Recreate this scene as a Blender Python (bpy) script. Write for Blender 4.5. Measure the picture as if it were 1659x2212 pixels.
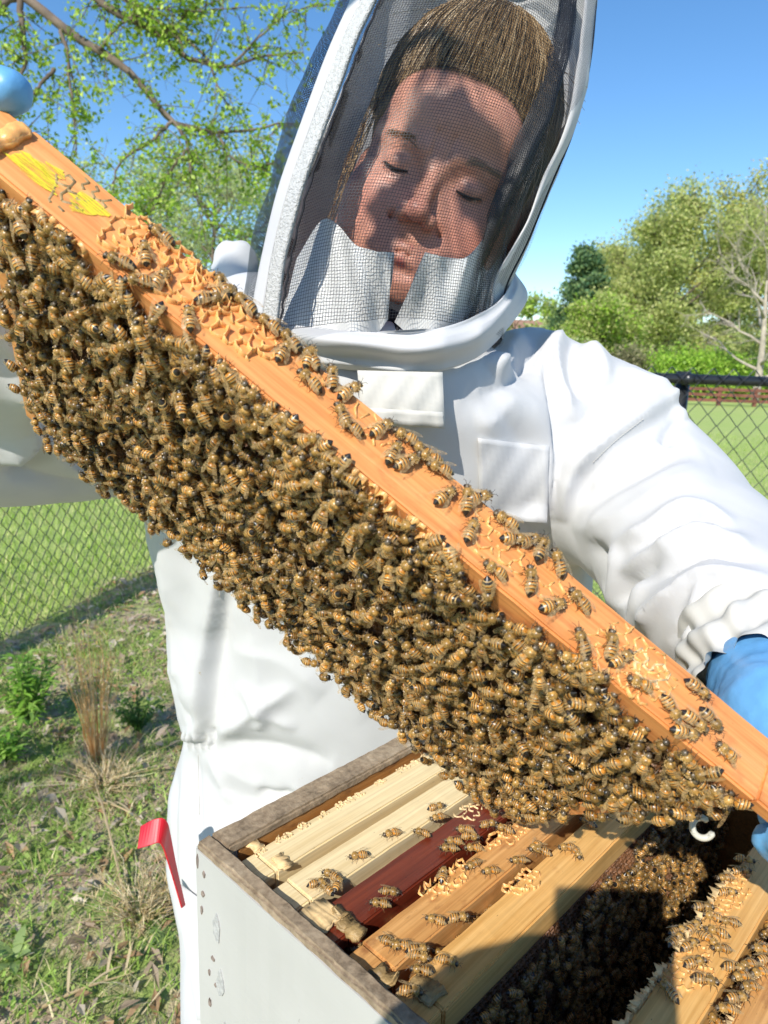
import bpy, bmesh, math, random
import numpy as np
from mathutils import Vector, Matrix
from mathutils.bvhtree import BVHTree

random.seed(7); RNG = np.random.default_rng(7)
SC = bpy.context.scene
for o in list(bpy.data.objects): bpy.data.objects.remove(o)
R = math.radians

# ------------------------------------------------------------ camera, sky, sun, exposure
F = 1540.0; CX, CY = 829.5, 1106.0          # photo coordinates: 1659 x 2212
CAMH = 1.30; PITCH, ROLL = R(12.5), R(2.0)
CAM = np.array([0, 0, CAMH])
FW = np.array([0, math.cos(PITCH), -math.sin(PITCH)])
UP0 = np.array([0, math.sin(PITCH), math.cos(PITCH)]); RT0 = np.array([1.0, 0, 0])
RT = RT0 * math.cos(ROLL) + UP0 * math.sin(ROLL); UP = -RT0 * math.sin(ROLL) + UP0 * math.cos(ROLL)
cd = bpy.data.cameras.new('camera'); cam = bpy.data.objects.new('camera', cd); SC.collection.objects.link(cam)
cam.matrix_world = Matrix(((RT[0], UP[0], -FW[0], 0), (RT[1], UP[1], -FW[1], 0), (RT[2], UP[2], -FW[2], CAMH), (0, 0, 0, 1)))
cd.sensor_fit = 'VERTICAL'; cd.sensor_height = 36; cd.lens = 36 * F / 2212
cd.clip_start = 0.02; cd.clip_end = 3000
cd.dof.use_dof = True; cd.dof.focus_distance = 0.50; cd.dof.aperture_fstop = 15.0
SC.camera = cam
SUN_EL, SUN_AZ = R(38), R(24)               # sun behind the camera, to its left
SUN = np.array([-math.sin(SUN_AZ) * math.cos(SUN_EL), -math.cos(SUN_AZ) * math.cos(SUN_EL), math.sin(SUN_EL)])
W = bpy.data.worlds.new('World'); SC.world = W; W.use_nodes = True
sky = W.node_tree.nodes.new('ShaderNodeTexSky'); sky.sky_type = 'NISHITA'; sky.sun_disc = False
sky.sun_elevation = SUN_EL; sky.sun_rotation = math.pi + SUN_AZ; sky.altitude = 200; sky.air_density = 1.0; sky.dust_density = 0.1; sky.ozone_density = 3.0
bg = W.node_tree.nodes['Background']; bg.inputs[1].default_value = 0.14
hs_ = W.node_tree.nodes.new('ShaderNodeHueSaturation'); hs_.inputs['Saturation'].default_value = 1.2
W.node_tree.links.new(sky.outputs[0], hs_.inputs['Color']); W.node_tree.links.new(hs_.outputs[0], bg.inputs[0])
sl = bpy.data.lights.new('sun', 'SUN'); sl.energy = 4.3; sl.angle = R(0.53); sl.color = (1, 0.95, 0.87)
so = bpy.data.objects.new('sun', sl); SC.collection.objects.link(so)
so.rotation_euler = Vector(SUN).to_track_quat('Z', 'Y').to_euler()
SC.view_settings.view_transform = 'Standard'; SC.view_settings.look = 'None'; SC.view_settings.gamma = 1
SC.view_settings.exposure = 0.40
SC.cycles.use_denoising = True
SC.cycles.transparent_max_bounces = 24
SC.cycles.max_bounces = 8

# ------------------------------------------------------------ helpers
def ray(px, py): return FW + RT * ((px - CX) / F) + UP * ((CY - py) / F)
def P(px, py, d): return CAM + ray(px, py) * d
def G(px, py, z=0.0):
    r = ray(px, py); return CAM + r * ((z - CAMH) / r[2])
def hit_plane(px, py, o, n):
    r = ray(px, py); return CAM + r * (np.dot(o - CAM, n) / np.dot(r, n))
def proj(v):
    v = np.asarray(v) - CAM; z = v @ FW
    return CX + F * (v @ RT) / z, CY - F * (v @ UP) / z, z
def unit(v): v = np.asarray(v, float); return v / np.linalg.norm(v)
def link(o, parent=None):
    SC.collection.objects.link(o)
    if parent is not None: o.parent = parent
    return o
def tag(o, label, cat, group=None, kind=None):
    if label: o['label'] = label
    if cat: o['category'] = cat
    if group: o['group'] = group
    if kind: o['kind'] = kind
    return o
def empty(name, loc, label, cat, group=None, mat=None):
    o = bpy.data.objects.new(name, None); o.empty_display_size = 0.05
    link(o); o.location = Vector(loc)
    if mat is not None: o.matrix_world = mat
    return tag(o, label, cat, group)
def mesh(name, verts, faces, mats=None, parent=None, smooth=False, cols=None, midx=None, uvs=None, world=False, add=True):
    me = bpy.data.meshes.new(name)
    me.from_pydata([tuple(map(float, v)) for v in verts] if not isinstance(verts, np.ndarray) else verts.tolist(), [], faces if isinstance(faces, list) else faces.tolist())
    if mats is not None:
        for m in (mats if isinstance(mats, (list, tuple)) else [mats]): me.materials.append(m)
    if midx is not None: me.polygons.foreach_set('material_index', np.asarray(midx, np.int32))
    if smooth: me.polygons.foreach_set('use_smooth', np.ones(len(me.polygons), bool))
    if cols is not None:                      # per face colour -> corner, or per vertex
        cols = np.asarray(cols, np.float32)
        if len(cols) == len(me.polygons) and len(cols) != len(me.vertices):
            lt = np.empty(len(me.polygons), np.int32); me.polygons.foreach_get('loop_total', lt)
            c = np.repeat(cols, lt, axis=0); a = me.color_attributes.new('Col', 'FLOAT_COLOR', 'CORNER')
        else:
            c = cols; a = me.color_attributes.new('Col', 'FLOAT_COLOR', 'POINT')
        c = np.concatenate([c, np.ones((len(c), 1), np.float32)], 1)
        a.data.foreach_set('color', c.ravel())
    if uvs is not None:
        vi = np.empty(len(me.loops), np.int32); me.loops.foreach_get('vertex_index', vi)
        me.uv_layers.new(name='UVMap').data.foreach_set('uv', np.asarray(uvs, np.float32)[vi].ravel())
    me.update()
    if not add: return me
    o = bpy.data.objects.new(name, me); link(o, parent)
    if world and parent is not None: o.matrix_parent_inverse = parent_inv(parent)
    return o
def parent_inv(p):
    bpy.context.view_layer.update() if False else None
    m = p.matrix_basis.copy()
    q = p
    while q.parent is not None:
        m = (q.parent.matrix_basis @ q.matrix_parent_inverse) @ m if False else q.parent.matrix_basis @ m; q = q.parent
    return m.inverted()
class MB:
    def __init__(s): s.v = []; s.f = []; s.c = []; s.m = []
    def add(s, v, f, c=None, m=0):
        b = len(s.v); s.v += [tuple(map(float, p)) for p in v]; s.f += [tuple(i + b for i in q) for q in f]
        s.c += [c] * len(f) if c is not None else []; s.m += [m] * len(f); return s
    def box(s, lo, hi, bev=0.0, **k):
        x0, y0, z0 = lo; x1, y1, z1 = hi; b = bev
        if b <= 0:
            v = [(x, y, z) for z in (z0, z1) for y in (y0, y1) for x in (x0, x1)]
            return s.add(v, [(0, 2, 3, 1), (4, 5, 7, 6), (0, 1, 5, 4), (2, 6, 7, 3), (0, 4, 6, 2), (1, 3, 7, 5)], **k)
        bm = bmesh.new(); bmesh.ops.create_cube(bm, size=1)
        for q in bm.verts: q.co = Vector(((x0 + x1) / 2 + q.co.x * (x1 - x0), (y0 + y1) / 2 + q.co.y * (y1 - y0), (z0 + z1) / 2 + q.co.z * (z1 - z0)))
        bmesh.ops.bevel(bm, geom=list(bm.edges), offset=b, segments=2, affect='EDGES', profile=0.6)
        bm.verts.ensure_lookup_table()
        s.add([q.co for q in bm.verts], [[q.index for q in f.verts] for f in bm.faces], **k); bm.free(); return s
    def tube(s, pts, rad, n=6, cap=True, **k):
        pts = np.asarray(pts, float); rad = np.broadcast_to(np.asarray(rad, float), (len(pts),))
        t = np.gradient(pts, axis=0); t /= np.linalg.norm(t, axis=1)[:, None] + 1e-12
        a = np.array([0, 0, 1.0]) if abs(t[0][2]) < 0.9 else np.array([1.0, 0, 0])
        v = []
        for i in range(len(pts)):
            u = np.cross(a, t[i]); u /= np.linalg.norm(u) + 1e-12; w = np.cross(t[i], u); a = np.cross(t[i], u) * 0 + np.cross(u, t[i]) * -1
            for j in range(n):
                th = 2 * math.pi * j / n; v.append(pts[i] + rad[i] * (u * math.cos(th) + w * math.sin(th)))
            a = w
        f = [(i * n + j, i * n + (j + 1) % n, (i + 1) * n + (j + 1) % n, (i + 1) * n + j) for i in range(len(pts) - 1) for j in range(n)]
        if cap: f += [tuple(range(n))[::-1], tuple((len(pts) - 1) * n + j for j in range(n))]
        return s.add(v, f, **k)
    def build(s, name, mats, parent=None, smooth=False, **k):
        return mesh(name, s.v, s.f, mats, parent, smooth, cols=(s.c if s.c else None), midx=s.m, **k)
def spline(pts, n):
    pts = np.asarray(pts, float); k = len(pts)
    q = np.vstack([2 * pts[0] - pts[1], pts, 2 * pts[-1] - pts[-2]])
    out = []
    for s in np.linspace(0, k - 1 - 1e-9, n):
        i = int(s); t = s - i; a, b, c, d = q[i], q[i + 1], q[i + 2], q[i + 3]
        out.append(0.5 * ((2 * b) + (-a + c) * t + (2 * a - 5 * b + 4 * c - d) * t * t + (-a + 3 * b - 3 * c + d) * t ** 3))
    return np.array(out)
def fbm(p, scale, seed=0, octs=3):                     # cheap smooth noise for vertex work
    p = np.asarray(p, float) * scale; r = np.random.default_rng(seed); o = np.zeros(len(p)); amp = 1
    for k in range(octs):
        for j in range(4):
            d = r.normal(size=3); d /= np.linalg.norm(d); o += amp * np.sin(p @ d * (2.0 ** k) * 6.283 + r.uniform(0, 6.28) + 1.3 * np.sin(p @ np.roll(d, 1) * (2.0 ** k) * 4.1 + r.uniform(0, 6.28)))
        amp *= 0.5
    return o / 5.0

# ------------------------------------------------------------ implicit surfaces (smooth blends -> one continuous mesh)
def smin(a, b, k):
    h = np.clip(0.5 + 0.5 * (b - a) / k, 0, 1); return b * (1 - h) + a * h - k * h * (1 - h)
def smax(a, b, k): return -smin(-a, -b, k)
def s_cone(p, a, b, ra, rb):
    a = np.asarray(a, np.float32); b = np.asarray(b, np.float32); ab = b - a
    t = np.clip(((p - a) @ ab) / float(ab @ ab), 0, 1)
    return np.linalg.norm(p - a - t[..., None] * ab, axis=-1) - (ra + (rb - ra) * t)
def s_sph(p, c, r): return np.linalg.norm(p - np.asarray(c, np.float32), axis=-1) - r
def s_ell(p, c, r):
    q = p - np.asarray(c, np.float32); r = np.asarray(r, np.float32)
    k0 = np.linalg.norm(q / r, axis=-1); k1 = np.linalg.norm(q / (r * r), axis=-1); return k0 * (k0 - 1) / (k1 + 1e-9)
def nets(f, lo, hi, res):
    lo = np.array(lo); n = np.ceil((np.array(hi) - lo) / res).astype(int) + 1
    ax = [(lo[i] + np.arange(n[i]) * res).astype(np.float32) for i in range(3)]
    v = np.empty(n, np.float32); YZ = np.stack(np.meshgrid(ax[1], ax[2], indexing='ij'), -1)
    step = max(1, int(400000 / (n[1] * n[2])))
    for i in range(0, n[0], step):
        xs = ax[0][i:i + step]
        p = np.empty((len(xs), n[1], n[2], 3), np.float32); p[..., 0] = xs[:, None, None]; p[..., 1:] = YZ[None]
        v[i:i + step] = f(p)
    ins = v < 0
    acc = np.zeros(tuple(n - 1) + (3,), np.float32); cnt = np.zeros(tuple(n - 1), np.float32)
    C = [(x, y, z) for x in (0, 1) for y in (0, 1) for z in (0, 1)]
    def sub(a, c): return a[c[0]:n[0] - 1 + c[0], c[1]:n[1] - 1 + c[1], c[2]:n[2] - 1 + c[2]]
    for a in C:
        for d in range(3):
            if a[d]: continue
            b = list(a); b[d] = 1; b = tuple(b)
            va, vb = sub(v, a), sub(v, b); x = (va < 0) != (vb < 0)
            t = np.where(x, va / (va - vb + 1e-20), 0)
            for e in range(3): acc[..., e] += np.where(x, a[e] + (t if e == d else 0), 0)
            cnt += x
    m = cnt > 0; idx = -np.ones(tuple(n - 1), int); idx[m] = np.arange(m.sum())
    ijk = np.argwhere(m); V = lo + (ijk + acc[m] / cnt[m][:, None]) * res
    Fs = []
    for d in range(3):
        e, g = (d + 1) % 3, (d + 2) % 3
        s0 = [slice(None)] * 3; s1 = [slice(None)] * 3; s0[d] = slice(0, -1); s1[d] = slice(1, None)
        A, B = ins[tuple(s0)], ins[tuple(s1)]
        q = np.argwhere(A != B); q = q[(q[:, e] > 0) & (q[:, g] > 0) & (q[:, e] < n[e] - 1) & (q[:, g] < n[g] - 1)]
        def cell(de, dg):
            r = q.copy(); r[:, e] -= de; r[:, g] -= dg; return idx[r[:, 0], r[:, 1], r[:, 2]]
        quad = np.stack([cell(1, 1), cell(0, 1), cell(0, 0), cell(1, 0)], 1)
        fl = ~A[q[:, 0], q[:, 1], q[:, 2]]
        quad[fl] = quad[fl][:, ::-1]; Fs.append(quad)
    Q = np.concatenate(Fs); return V, Q[(Q >= 0).all(1)]
def vnormals(V, Q):
    n = np.zeros_like(V); a = np.cross(V[Q[:, 2]] - V[Q[:, 0]], V[Q[:, 3]] - V[Q[:, 1]])
    for k in range(4): np.add.at(n, Q[:, k], a)
    return n / (np.linalg.norm(n, axis=1)[:, None] + 1e-12)
def relax(V, Q, it=2, lam=0.5):
    for _ in range(it):
        s = np.zeros_like(V); c = np.zeros(len(V))
        for k in range(4):
            a, b = Q[:, k], Q[:, (k + 1) % 4]
            np.add.at(s, a, V[b]); np.add.at(c, a, 1); np.add.at(s, b, V[a]); np.add.at(c, b, 1)
        V = V + lam * (s / np.maximum(c, 1)[:, None] - V)
    return V
def subdiv(V, Q):                                        # one smooth split of quads
    e = np.sort(np.concatenate([Q[:, [k, (k + 1) % 4]] for k in range(4)]), 1)
    ue, inv = np.unique(e, axis=0, return_inverse=True); inv = inv.ravel(); nq = len(Q)
    fc = V[Q].mean(1); em = V[ue].mean(1)
    n0, n1 = len(V), len(ue); V2 = np.concatenate([V, em, fc]); ei = [n0 + inv[k * nq:(k + 1) * nq] for k in range(4)]; fi = n0 + n1 + np.arange(nq)
    Q2 = np.concatenate([np.stack([Q[:, k], ei[k], fi, ei[(k + 3) % 4]], 1) for k in range(4)])
    return V2, Q2

# ------------------------------------------------------------ materials
def nmat(name):
    m = bpy.data.materials.new(name); m.use_nodes = True; nt = m.node_tree; return m, nt, nt.nodes['Principled BSDF']
def nd(nt, t, **k):
    n = nt.nodes.new(t)
    for a, b in k.items(): setattr(n, a, b)
    return n
def noise(nt, vec, scale, detail=4, rough=0.55, dist=0.0):
    n = nd(nt, 'ShaderNodeTexNoise'); n.inputs['Scale'].default_value = scale; n.inputs['Detail'].default_value = detail
    n.inputs['Roughness'].default_value = rough; n.inputs['Distortion'].default_value = dist
    if vec is not None: nt.links.new(vec, n.inputs['Vector'])
    return n
def ramp(nt, fac, stops):
    r = nd(nt, 'ShaderNodeValToRGB'); e = r.color_ramp.elements
    while len(e) < len(stops): e.new(0.5)
    for k, (p, c) in enumerate(stops): e[k].position = p; e[k].color = (*c, 1)
    nt.links.new(fac, r.inputs[0]); return r
def mix(nt, fac, a, b, mode='MIX'):
    m = nd(nt, 'ShaderNodeMix', data_type='RGBA', blend_type=mode)
    for s, x in ((0, fac), (6, a), (7, b)):
        if hasattr(x, 'links'): nt.links.new(x, m.inputs[s])
        else: m.inputs[s].default_value = x if s == 0 else (*x, 1)
    return m.outputs[2]
def mapping(nt, scale=(1, 1, 1), src='Object', rot=(0, 0, 0)):
    tc = nd(nt, 'ShaderNodeTexCoord'); mp = nd(nt, 'ShaderNodeMapping'); mp.inputs['Scale'].default_value = scale; mp.inputs['Rotation'].default_value = rot
    nt.links.new(tc.outputs[src], mp.inputs[0]); return mp.outputs[0]
def bump(nt, bs, h, strength, dist):
    b = nd(nt, 'ShaderNodeBump'); b.inputs['Strength'].default_value = strength; b.inputs['Distance'].default_value = dist
    nt.links.new(h, b.inputs['Height']); nt.links.new(b.outputs[0], bs.inputs['Normal']); return b
def simple(name, col, rough=0.6, var=0.15, scale=20, bstr=0.0, bdist=0.001, bscale=None, metal=0, spec=0.5, coat=0):
    m, nt, b = nmat(name); v = mapping(nt)
    n = noise(nt, v, scale)
    c = ramp(nt, n.outputs[0], [(0.3, tuple(x * (1 - var) for x in col)), (0.7, tuple(min(1, x * (1 + var)) for x in col))])
    nt.links.new(c.outputs[0], b.inputs['Base Color']); b.inputs['Roughness'].default_value = rough; b.inputs['Metallic'].default_value = metal
    b.inputs['Specular IOR Level'].default_value = spec; b.inputs['Coat Weight'].default_value = coat
    if bstr: bump(nt, b, noise(nt, v, bscale or scale * 3).outputs[0], bstr, bdist)
    return m
def wood(name, c0, c1, c2, stain=None, rough=0.55, gscale=1.0, stain_amt=(0.55, 0.7), coat=0.0, specks=True):
    m, nt, b = nmat(name)
    v = mapping(nt, (3.0 * gscale, 60 * gscale, 60 * gscale))
    n1 = noise(nt, v, 2.2, 5, 0.6, 0.6)
    v2 = mapping(nt, (8, 400, 400)); n2 = noise(nt, v2, 1.2, 3)
    c = ramp(nt, n1.outputs[0], [(0.25, c0), (0.5, c1), (0.75, c2)])
    g = mix(nt, 0.35, c.outputs[0], ramp(nt, n2.outputs[0], [(0.35, tuple(x * 0.6 for x in c0)), (0.65, c2)]).outputs[0])
    out = g
    if stain:
        n3 = noise(nt, mapping(nt, (14, 30, 30)), 2.0, 5, 0.65)
        k = ramp(nt, n3.outputs[0], [(stain_amt[0], (0, 0, 0)), (stain_amt[1], (1, 1, 1))])
        out = mix(nt, k.outputs[0], g, stain)
    if specks:
        n4 = noise(nt, mapping(nt, (60, 120, 120)), 2.4, 4, 0.7); k4 = ramp(nt, n4.outputs[0], [(0.68, (0, 0, 0)), (0.74, (1, 1, 1))])
        out = mix(nt, k4.outputs[0], out, tuple(x * 0.42 for x in c0))
    nt.links.new(out, b.inputs['Base Color']); b.inputs['Roughness'].default_value = rough; b.inputs['Coat Weight'].default_value = coat; b.inputs['Coat Roughness'].default_value = 0.25
    bump(nt, b, n1.outputs[0], 0.35, 0.0006)
    return m
def attrmat(name, rough=0.6, spec=0.5, sheen=0.0, sss=0.0, var=0.0, vscale=300, trans=0.0, bstr=0.0):
    m, nt, b = nmat(name); a = nd(nt, 'ShaderNodeVertexColor', layer_name='Col'); c = a.outputs[0]
    if var:
        n = noise(nt, mapping(nt), vscale, 3); c = mix(nt, 1.0, c, ramp(nt, n.outputs[0], [(0.3, (1 - var,) * 3), (0.7, (1 + var,) * 3)]).outputs[0], 'MULTIPLY')
        if bstr: bump(nt, b, n.outputs[0], bstr, 0.0005)
    nt.links.new(c, b.inputs['Base Color']); b.inputs['Roughness'].default_value = rough; b.inputs['Specular IOR Level'].default_value = spec
    b.inputs['Sheen Weight'].default_value = sheen
    if sss: b.inputs['Subsurface Weight'].default_value = sss; b.inputs['Subsurface Radius'].default_value = (1, 0.35, 0.2); b.inputs['Subsurface Scale'].default_value = 0.004
    if trans:
        t = nd(nt, 'ShaderNodeBsdfTranslucent'); nt.links.new(c, t.inputs[0]); ms = nd(nt, 'ShaderNodeMixShader'); ms.inputs[0].default_value = trans
        nt.links.new(b.outputs[0], ms.inputs[1]); nt.links.new(t.outputs[0], ms.inputs[2]); nt.links.new(ms.outputs[0], nt.nodes['Material Output'].inputs[0])
    return m
M = {}
M['leaf'] = attrmat('leaf', 0.5, 0.35, trans=0.4)
M['blade'] = attrmat('blade', 0.6, 0.3, trans=0.3)
M['bark'] = simple('bark', (0.16, 0.12, 0.09), 0.9, 0.4, 6, 0.6, 0.01)
M['bark_pale'] = simple('bark_pale', (0.42, 0.36, 0.29), 0.9, 0.3, 6)
M['bee'] = attrmat('bee_body', 0.33, 0.6, sheen=0.0, var=0.3, vscale=900)
M['skin'] = attrmat('skin', 0.42, 0.45, sss=0.12, var=0.07, vscale=140, bstr=0.12)
m, nt, b = nmat('bee_wing'); M['wing'] = m
b.inputs['Base Color'].default_value = (0.50, 0.34, 0.16, 1); b.inputs['Roughness'].default_value = 0.2
n = noise(nt, mapping(nt, (1, 1, 1)), 700, 2); r_ = ramp(nt, n.outputs[0], [(0.4, (0.2,) * 3), (0.62, (0.6,) * 3)]); nt.links.new(r_.outputs[0], b.inputs['Alpha'])
M['pine'] = wood('pine_old', (0.58, 0.20, 0.05), (0.78, 0.31, 0.09), (0.86, 0.41, 0.15), (0.48, 0.13, 0.04), 0.5, stain_amt=(0.56, 0.80))
M['honey'] = wood('pine_honey', (0.46, 0.20, 0.055), (0.66, 0.33, 0.10), (0.78, 0.44, 0.17), (0.30, 0.12, 0.04), 0.5)
M['gold'] = wood('pine_gold', (0.62, 0.30, 0.07), (0.77, 0.43, 0.13), (0.86, 0.54, 0.21), (0.44, 0.18, 0.05), 0.5, stain_amt=(0.6, 0.85))
M['cream'] = wood('pine_new', (0.74, 0.55, 0.27), (0.85, 0.68, 0.38), (0.90, 0.75, 0.46), None, 0.6)
M['greywood'] = wood('pine_grey', (0.38, 0.27, 0.15), (0.47, 0.36, 0.21), (0.56, 0.45, 0.28), None, 0.7)
M['red'] = wood('wood_redbrown', (0.09, 0.012, 0.006), (0.15, 0.022, 0.010), (0.24, 0.045, 0.016), (0.34, 0.20, 0.14), 0.35, stain_amt=(0.66, 0.74), coat=0.3)
M['wax'] = simple('burr_wax', (0.80, 0.40, 0.13), 0.4, 0.25, 120, 0.3, 0.0006, 400); M['wax'].node_tree.nodes['Principled BSDF'].inputs['Subsurface Weight'].default_value = 0.25
M['wax'].node_tree.nodes['Principled BSDF'].inputs['Subsurface Scale'].default_value = 0.004
M['wax_pale'] = simple('pale_wax', (0.70, 0.50, 0.25), 0.45, 0.25, 150, 0.3, 0.0006, 400)
M['comb'] = simple('dark_comb', (0.17, 0.075, 0.03), 0.5, 0.5, 90, 0.4, 0.001)
M['propolis'] = simple('propolis', (0.33, 0.22, 0.09), 0.5, 0.5, 90, 0.6, 0.002)
# painted hive wall: white gloss with chips of weathered wood
m, nt, b = nmat('hive_paint'); M['paint'] = m
v = mapping(nt); n1 = noise(nt, mapping(nt, (30, 30, 8)), 2.2, 5, 0.7); n2 = noise(nt, v, 6, 4)
k = ramp(nt, n1.outputs[0], [(0.70, (0, 0, 0)), (0.715, (1, 1, 1))])
base = ramp(nt, n2.outputs[0], [(0.3, (0.47, 0.465, 0.44)), (0.7, (0.54, 0.535, 0.51))])
nt.links.new(mix(nt, k.outputs[0], base.outputs[0], (0.20, 0.17, 0.15)), b.inputs['Base Color']); b.inputs['Roughness'].default_value = 0.42
bump(nt, b, noise(nt, mapping(nt, (8, 8, 120)), 2, 3).outputs[0], 0.12, 0.001)
m, nt, b = nmat('hive_rim'); M['rim'] = m
v = mapping(nt, (20, 20, 20)); n1 = noise(nt, v, 1.6, 6, 0.7); n2 = noise(nt, v, 9, 4, 0.6)
c = ramp(nt, n1.outputs[0], [(0.3, (0.14, 0.10, 0.06)), (0.5, (0.36, 0.26, 0.16)), (0.72, (0.52, 0.42, 0.29))])
c = mix(nt, 0.4, c.outputs[0], ramp(nt, n2.outputs[0], [(0.35, (0.05, 0.04, 0.03)), (0.65, (0.42, 0.34, 0.24))]).outputs[0])
nt.links.new(c, b.inputs['Base Color']); b.inputs['Roughness'].default_value = 0.75; bump(nt, b, n2.outputs[0], 0.5, 0.002)
# suit cloth: white cotton twill
m, nt, b = nmat('suit_cloth'); M['suit'] = m
v = mapping(nt); n1 = noise(nt, v, 7, 5); n2 = noise(nt, v, 900, 2)
c = ramp(nt, n1.outputs[0], [(0.3, (0.53, 0.53, 0.53)), (0.7, (0.585, 0.585, 0.58))])
spots = ramp(nt, noise(nt, v, 60, 3, 0.7).outputs[0], [(0.735, (0, 0, 0)), (0.77, (1, 1, 1))])
st9 = ramp(nt, noise(nt, v, 3.2, 5, 0.7).outputs[0], [(0.58, (0, 0, 0)), (0.75, (0.55, 0.55, 0.55))])
c9 = mix(nt, st9.outputs[0], c.outputs[0], (0.60, 0.56, 0.47))
nt.links.new(mix(nt, spots.outputs[0], c9, (0.48, 0.42, 0.32)), b.inputs['Base Color'])
b.inputs['Roughness'].default_value = 0.85; b.inputs['Sheen Weight'].default_value = 0.15; b.inputs['Specular IOR Level'].default_value = 0.2
bump(nt, b, n2.outputs[0], 0.25, 0.0005)
M['cloth_cream'] = simple('cloth_cream', (0.62, 0.605, 0.55), 0.85, 0.05, 12, 0.2, 0.0005, 900, spec=0.2)
M['collar_white'] = simple('collar_white', (0.80, 0.80, 0.78), 0.85, 0.04, 12, 0.2, 0.0005, 900, spec=0.2)
M['sherpa'] = simple('sherpa_strip', (0.55, 0.55, 0.53), 0.95, 0.12, 300, 1.0, 0.003, 420, spec=0.1)
M['glove'] = simple('nitrile', (0.14, 0.38, 0.68), 0.42, 0.08, 30, 0.35, 0.002, 70)
M['glove_l'] = M['glove']
M['black_cloth'] = simple('black_cloth', (0.015, 0.016, 0.022), 0.9, 0.3, 100, 0.3, 0.001, 600)
M['rail'] = simple('fence_black', (0.018, 0.02, 0.022), 0.32, 0.2, 40, spec=0.6)
M['redsteel'] = simple('red_paint_steel', (0.55, 0.010, 0.022), 0.35, 0.15, 40, coat=0.3)
M['white_plastic'] = simple('white_plastic', (0.58, 0.56, 0.48), 0.35, 0.05, 40)
# veil: black net, square holes, from the UV map in metres
m, nt, b = nmat('veil_net'); M['net'] = m
def netmat(m, nt, b, pitch, wire):
    uv = nd(nt, 'ShaderNodeUVMap'); sp = nd(nt, 'ShaderNodeSeparateXYZ'); nt.links.new(uv.outputs[0], sp.inputs[0]); outs = []
    for ax in (0, 1):
        a = nd(nt, 'ShaderNodeMath', operation='MULTIPLY'); nt.links.new(sp.outputs[ax], a.inputs[0]); a.inputs[1].default_value = 1 / pitch
        f = nd(nt, 'ShaderNodeMath', operation='FRACT'); nt.links.new(a.outputs[0], f.inputs[0])
        l = nd(nt, 'ShaderNodeMath', operation='LESS_THAN'); nt.links.new(f.outputs[0], l.inputs[0]); l.inputs[1].default_value = wire; outs.append(l)
    mx = nd(nt, 'ShaderNodeMath', operation='MAXIMUM'); nt.links.new(outs[0].outputs[0], mx.inputs[0]); nt.links.new(outs[1].outputs[0], mx.inputs[1])
    nt.links.new(mx.outputs[0], b.inputs['Alpha']); b.inputs['Base Color'].default_value = (0.012, 0.012, 0.014, 1); b.inputs['Roughness'].default_value = 0.45
netmat(m, nt, b, 0.0023, 0.14)
m, nt, b = nmat('veil_net_side'); M['net3'] = m; netmat(m, nt, b, 0.0023, 0.30)
m, nt, b = nmat('veil_net_bunched'); M['net2'] = m; netmat(m, nt, b, 0.0016, 0.36)

# ============================================================ THE SETTING
def smooth01(a, b, x): t = np.clip((x - a) / (b - a), 0, 1); return t * t * (3 - 2 * t)
FL0, FL1 = G(0, 1378)[:2], G(350, 1218)[:2]          # foot of the side fence, from the photograph
FDIR = unit(FL1 - FL0); FNOR = np.array([FDIR[1], -FDIR[0]])   # towards the camera side
RY = 2.95                                               # back fence runs along x at this y
def lawn_mask(x, y):
    s = (x - FL0[0]) * FNOR[0] + (y - FL0[1]) * FNOR[1]
    left = smooth01(0.10, -0.12, s + 0.05 * np.sin(7 * y))
    right = smooth01(RY - 0.25, RY + 0.1, y + 0.05 * np.sin(5 * x)) * smooth01(-0.4, 0.3, x)
    return np.maximum(np.maximum(left, right), smooth01(4.8, 5.4, y))
def axis(a, b, fine0, fine1, step, n):
    f = np.arange(fine0, fine1 + 1e-6, step)
    g0 = fine0 - np.geomspace(step, fine0 - a, n)[::-1]; g1 = fine1 + np.geomspace(step, b - fine1, n)
    return np.concatenate([g0, f, g1])
gx = axis(-900, 900, -5, 6, 0.06, 22); gy = axis(-300, 1500, 0, 8, 0.06, 22)
X, Y = np.meshgrid(gx, gy, indexing='ij'); pts = np.stack([X.ravel(), Y.ravel(), np.zeros(X.size)], 1)
near = smooth01(14, 7, np.hypot(pts[:, 0], pts[:, 1]))
pts[:, 2] = near * 0.012 * fbm(pts, 1.3, 3) - 0.006
nx, ny = X.shape; I = np.arange(nx * ny).reshape(nx, ny)
q = np.stack([I[:-1, :-1], I[1:, :-1], I[1:, 1:], I[:-1, 1:]], -1).reshape(-1, 4)
lm = lawn_mask(pts[:, 0], pts[:, 1])
m, nt, b = nmat('ground_soil'); a = nd(nt, 'ShaderNodeVertexColor', layer_name='Col'); v = mapping(nt)
n1 = noise(nt, v, 5, 6, 0.65); n2 = noise(nt, v, 55, 5, 0.7); n3 = noise(nt, v, 0.35, 4, 0.6); n4 = noise(nt, v, 160, 3)
dirt = ramp(nt, n2.outputs[0], [(0.32, (0.24, 0.17, 0.11)), (0.5, (0.50, 0.38, 0.26)), (0.68, (0.66, 0.55, 0.40))])
weed = ramp(nt, n2.outputs[0], [(0.3, (0.13, 0.18, 0.04)), (0.6, (0.30, 0.40, 0.09)), (0.8, (0.48, 0.52, 0.20))])
soil = mix(nt, ramp(nt, n1.outputs[0], [(0.42, (0, 0, 0)), (0.58, (1, 1, 1))]).outputs[0], dirt.outputs[0], weed.outputs[0])
lw = ramp(nt, n1.outputs[0], [(0.3, (0.27, 0.38, 0.07)), (0.55, (0.36, 0.50, 0.10)), (0.75, (0.50, 0.55, 0.18))])
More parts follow.
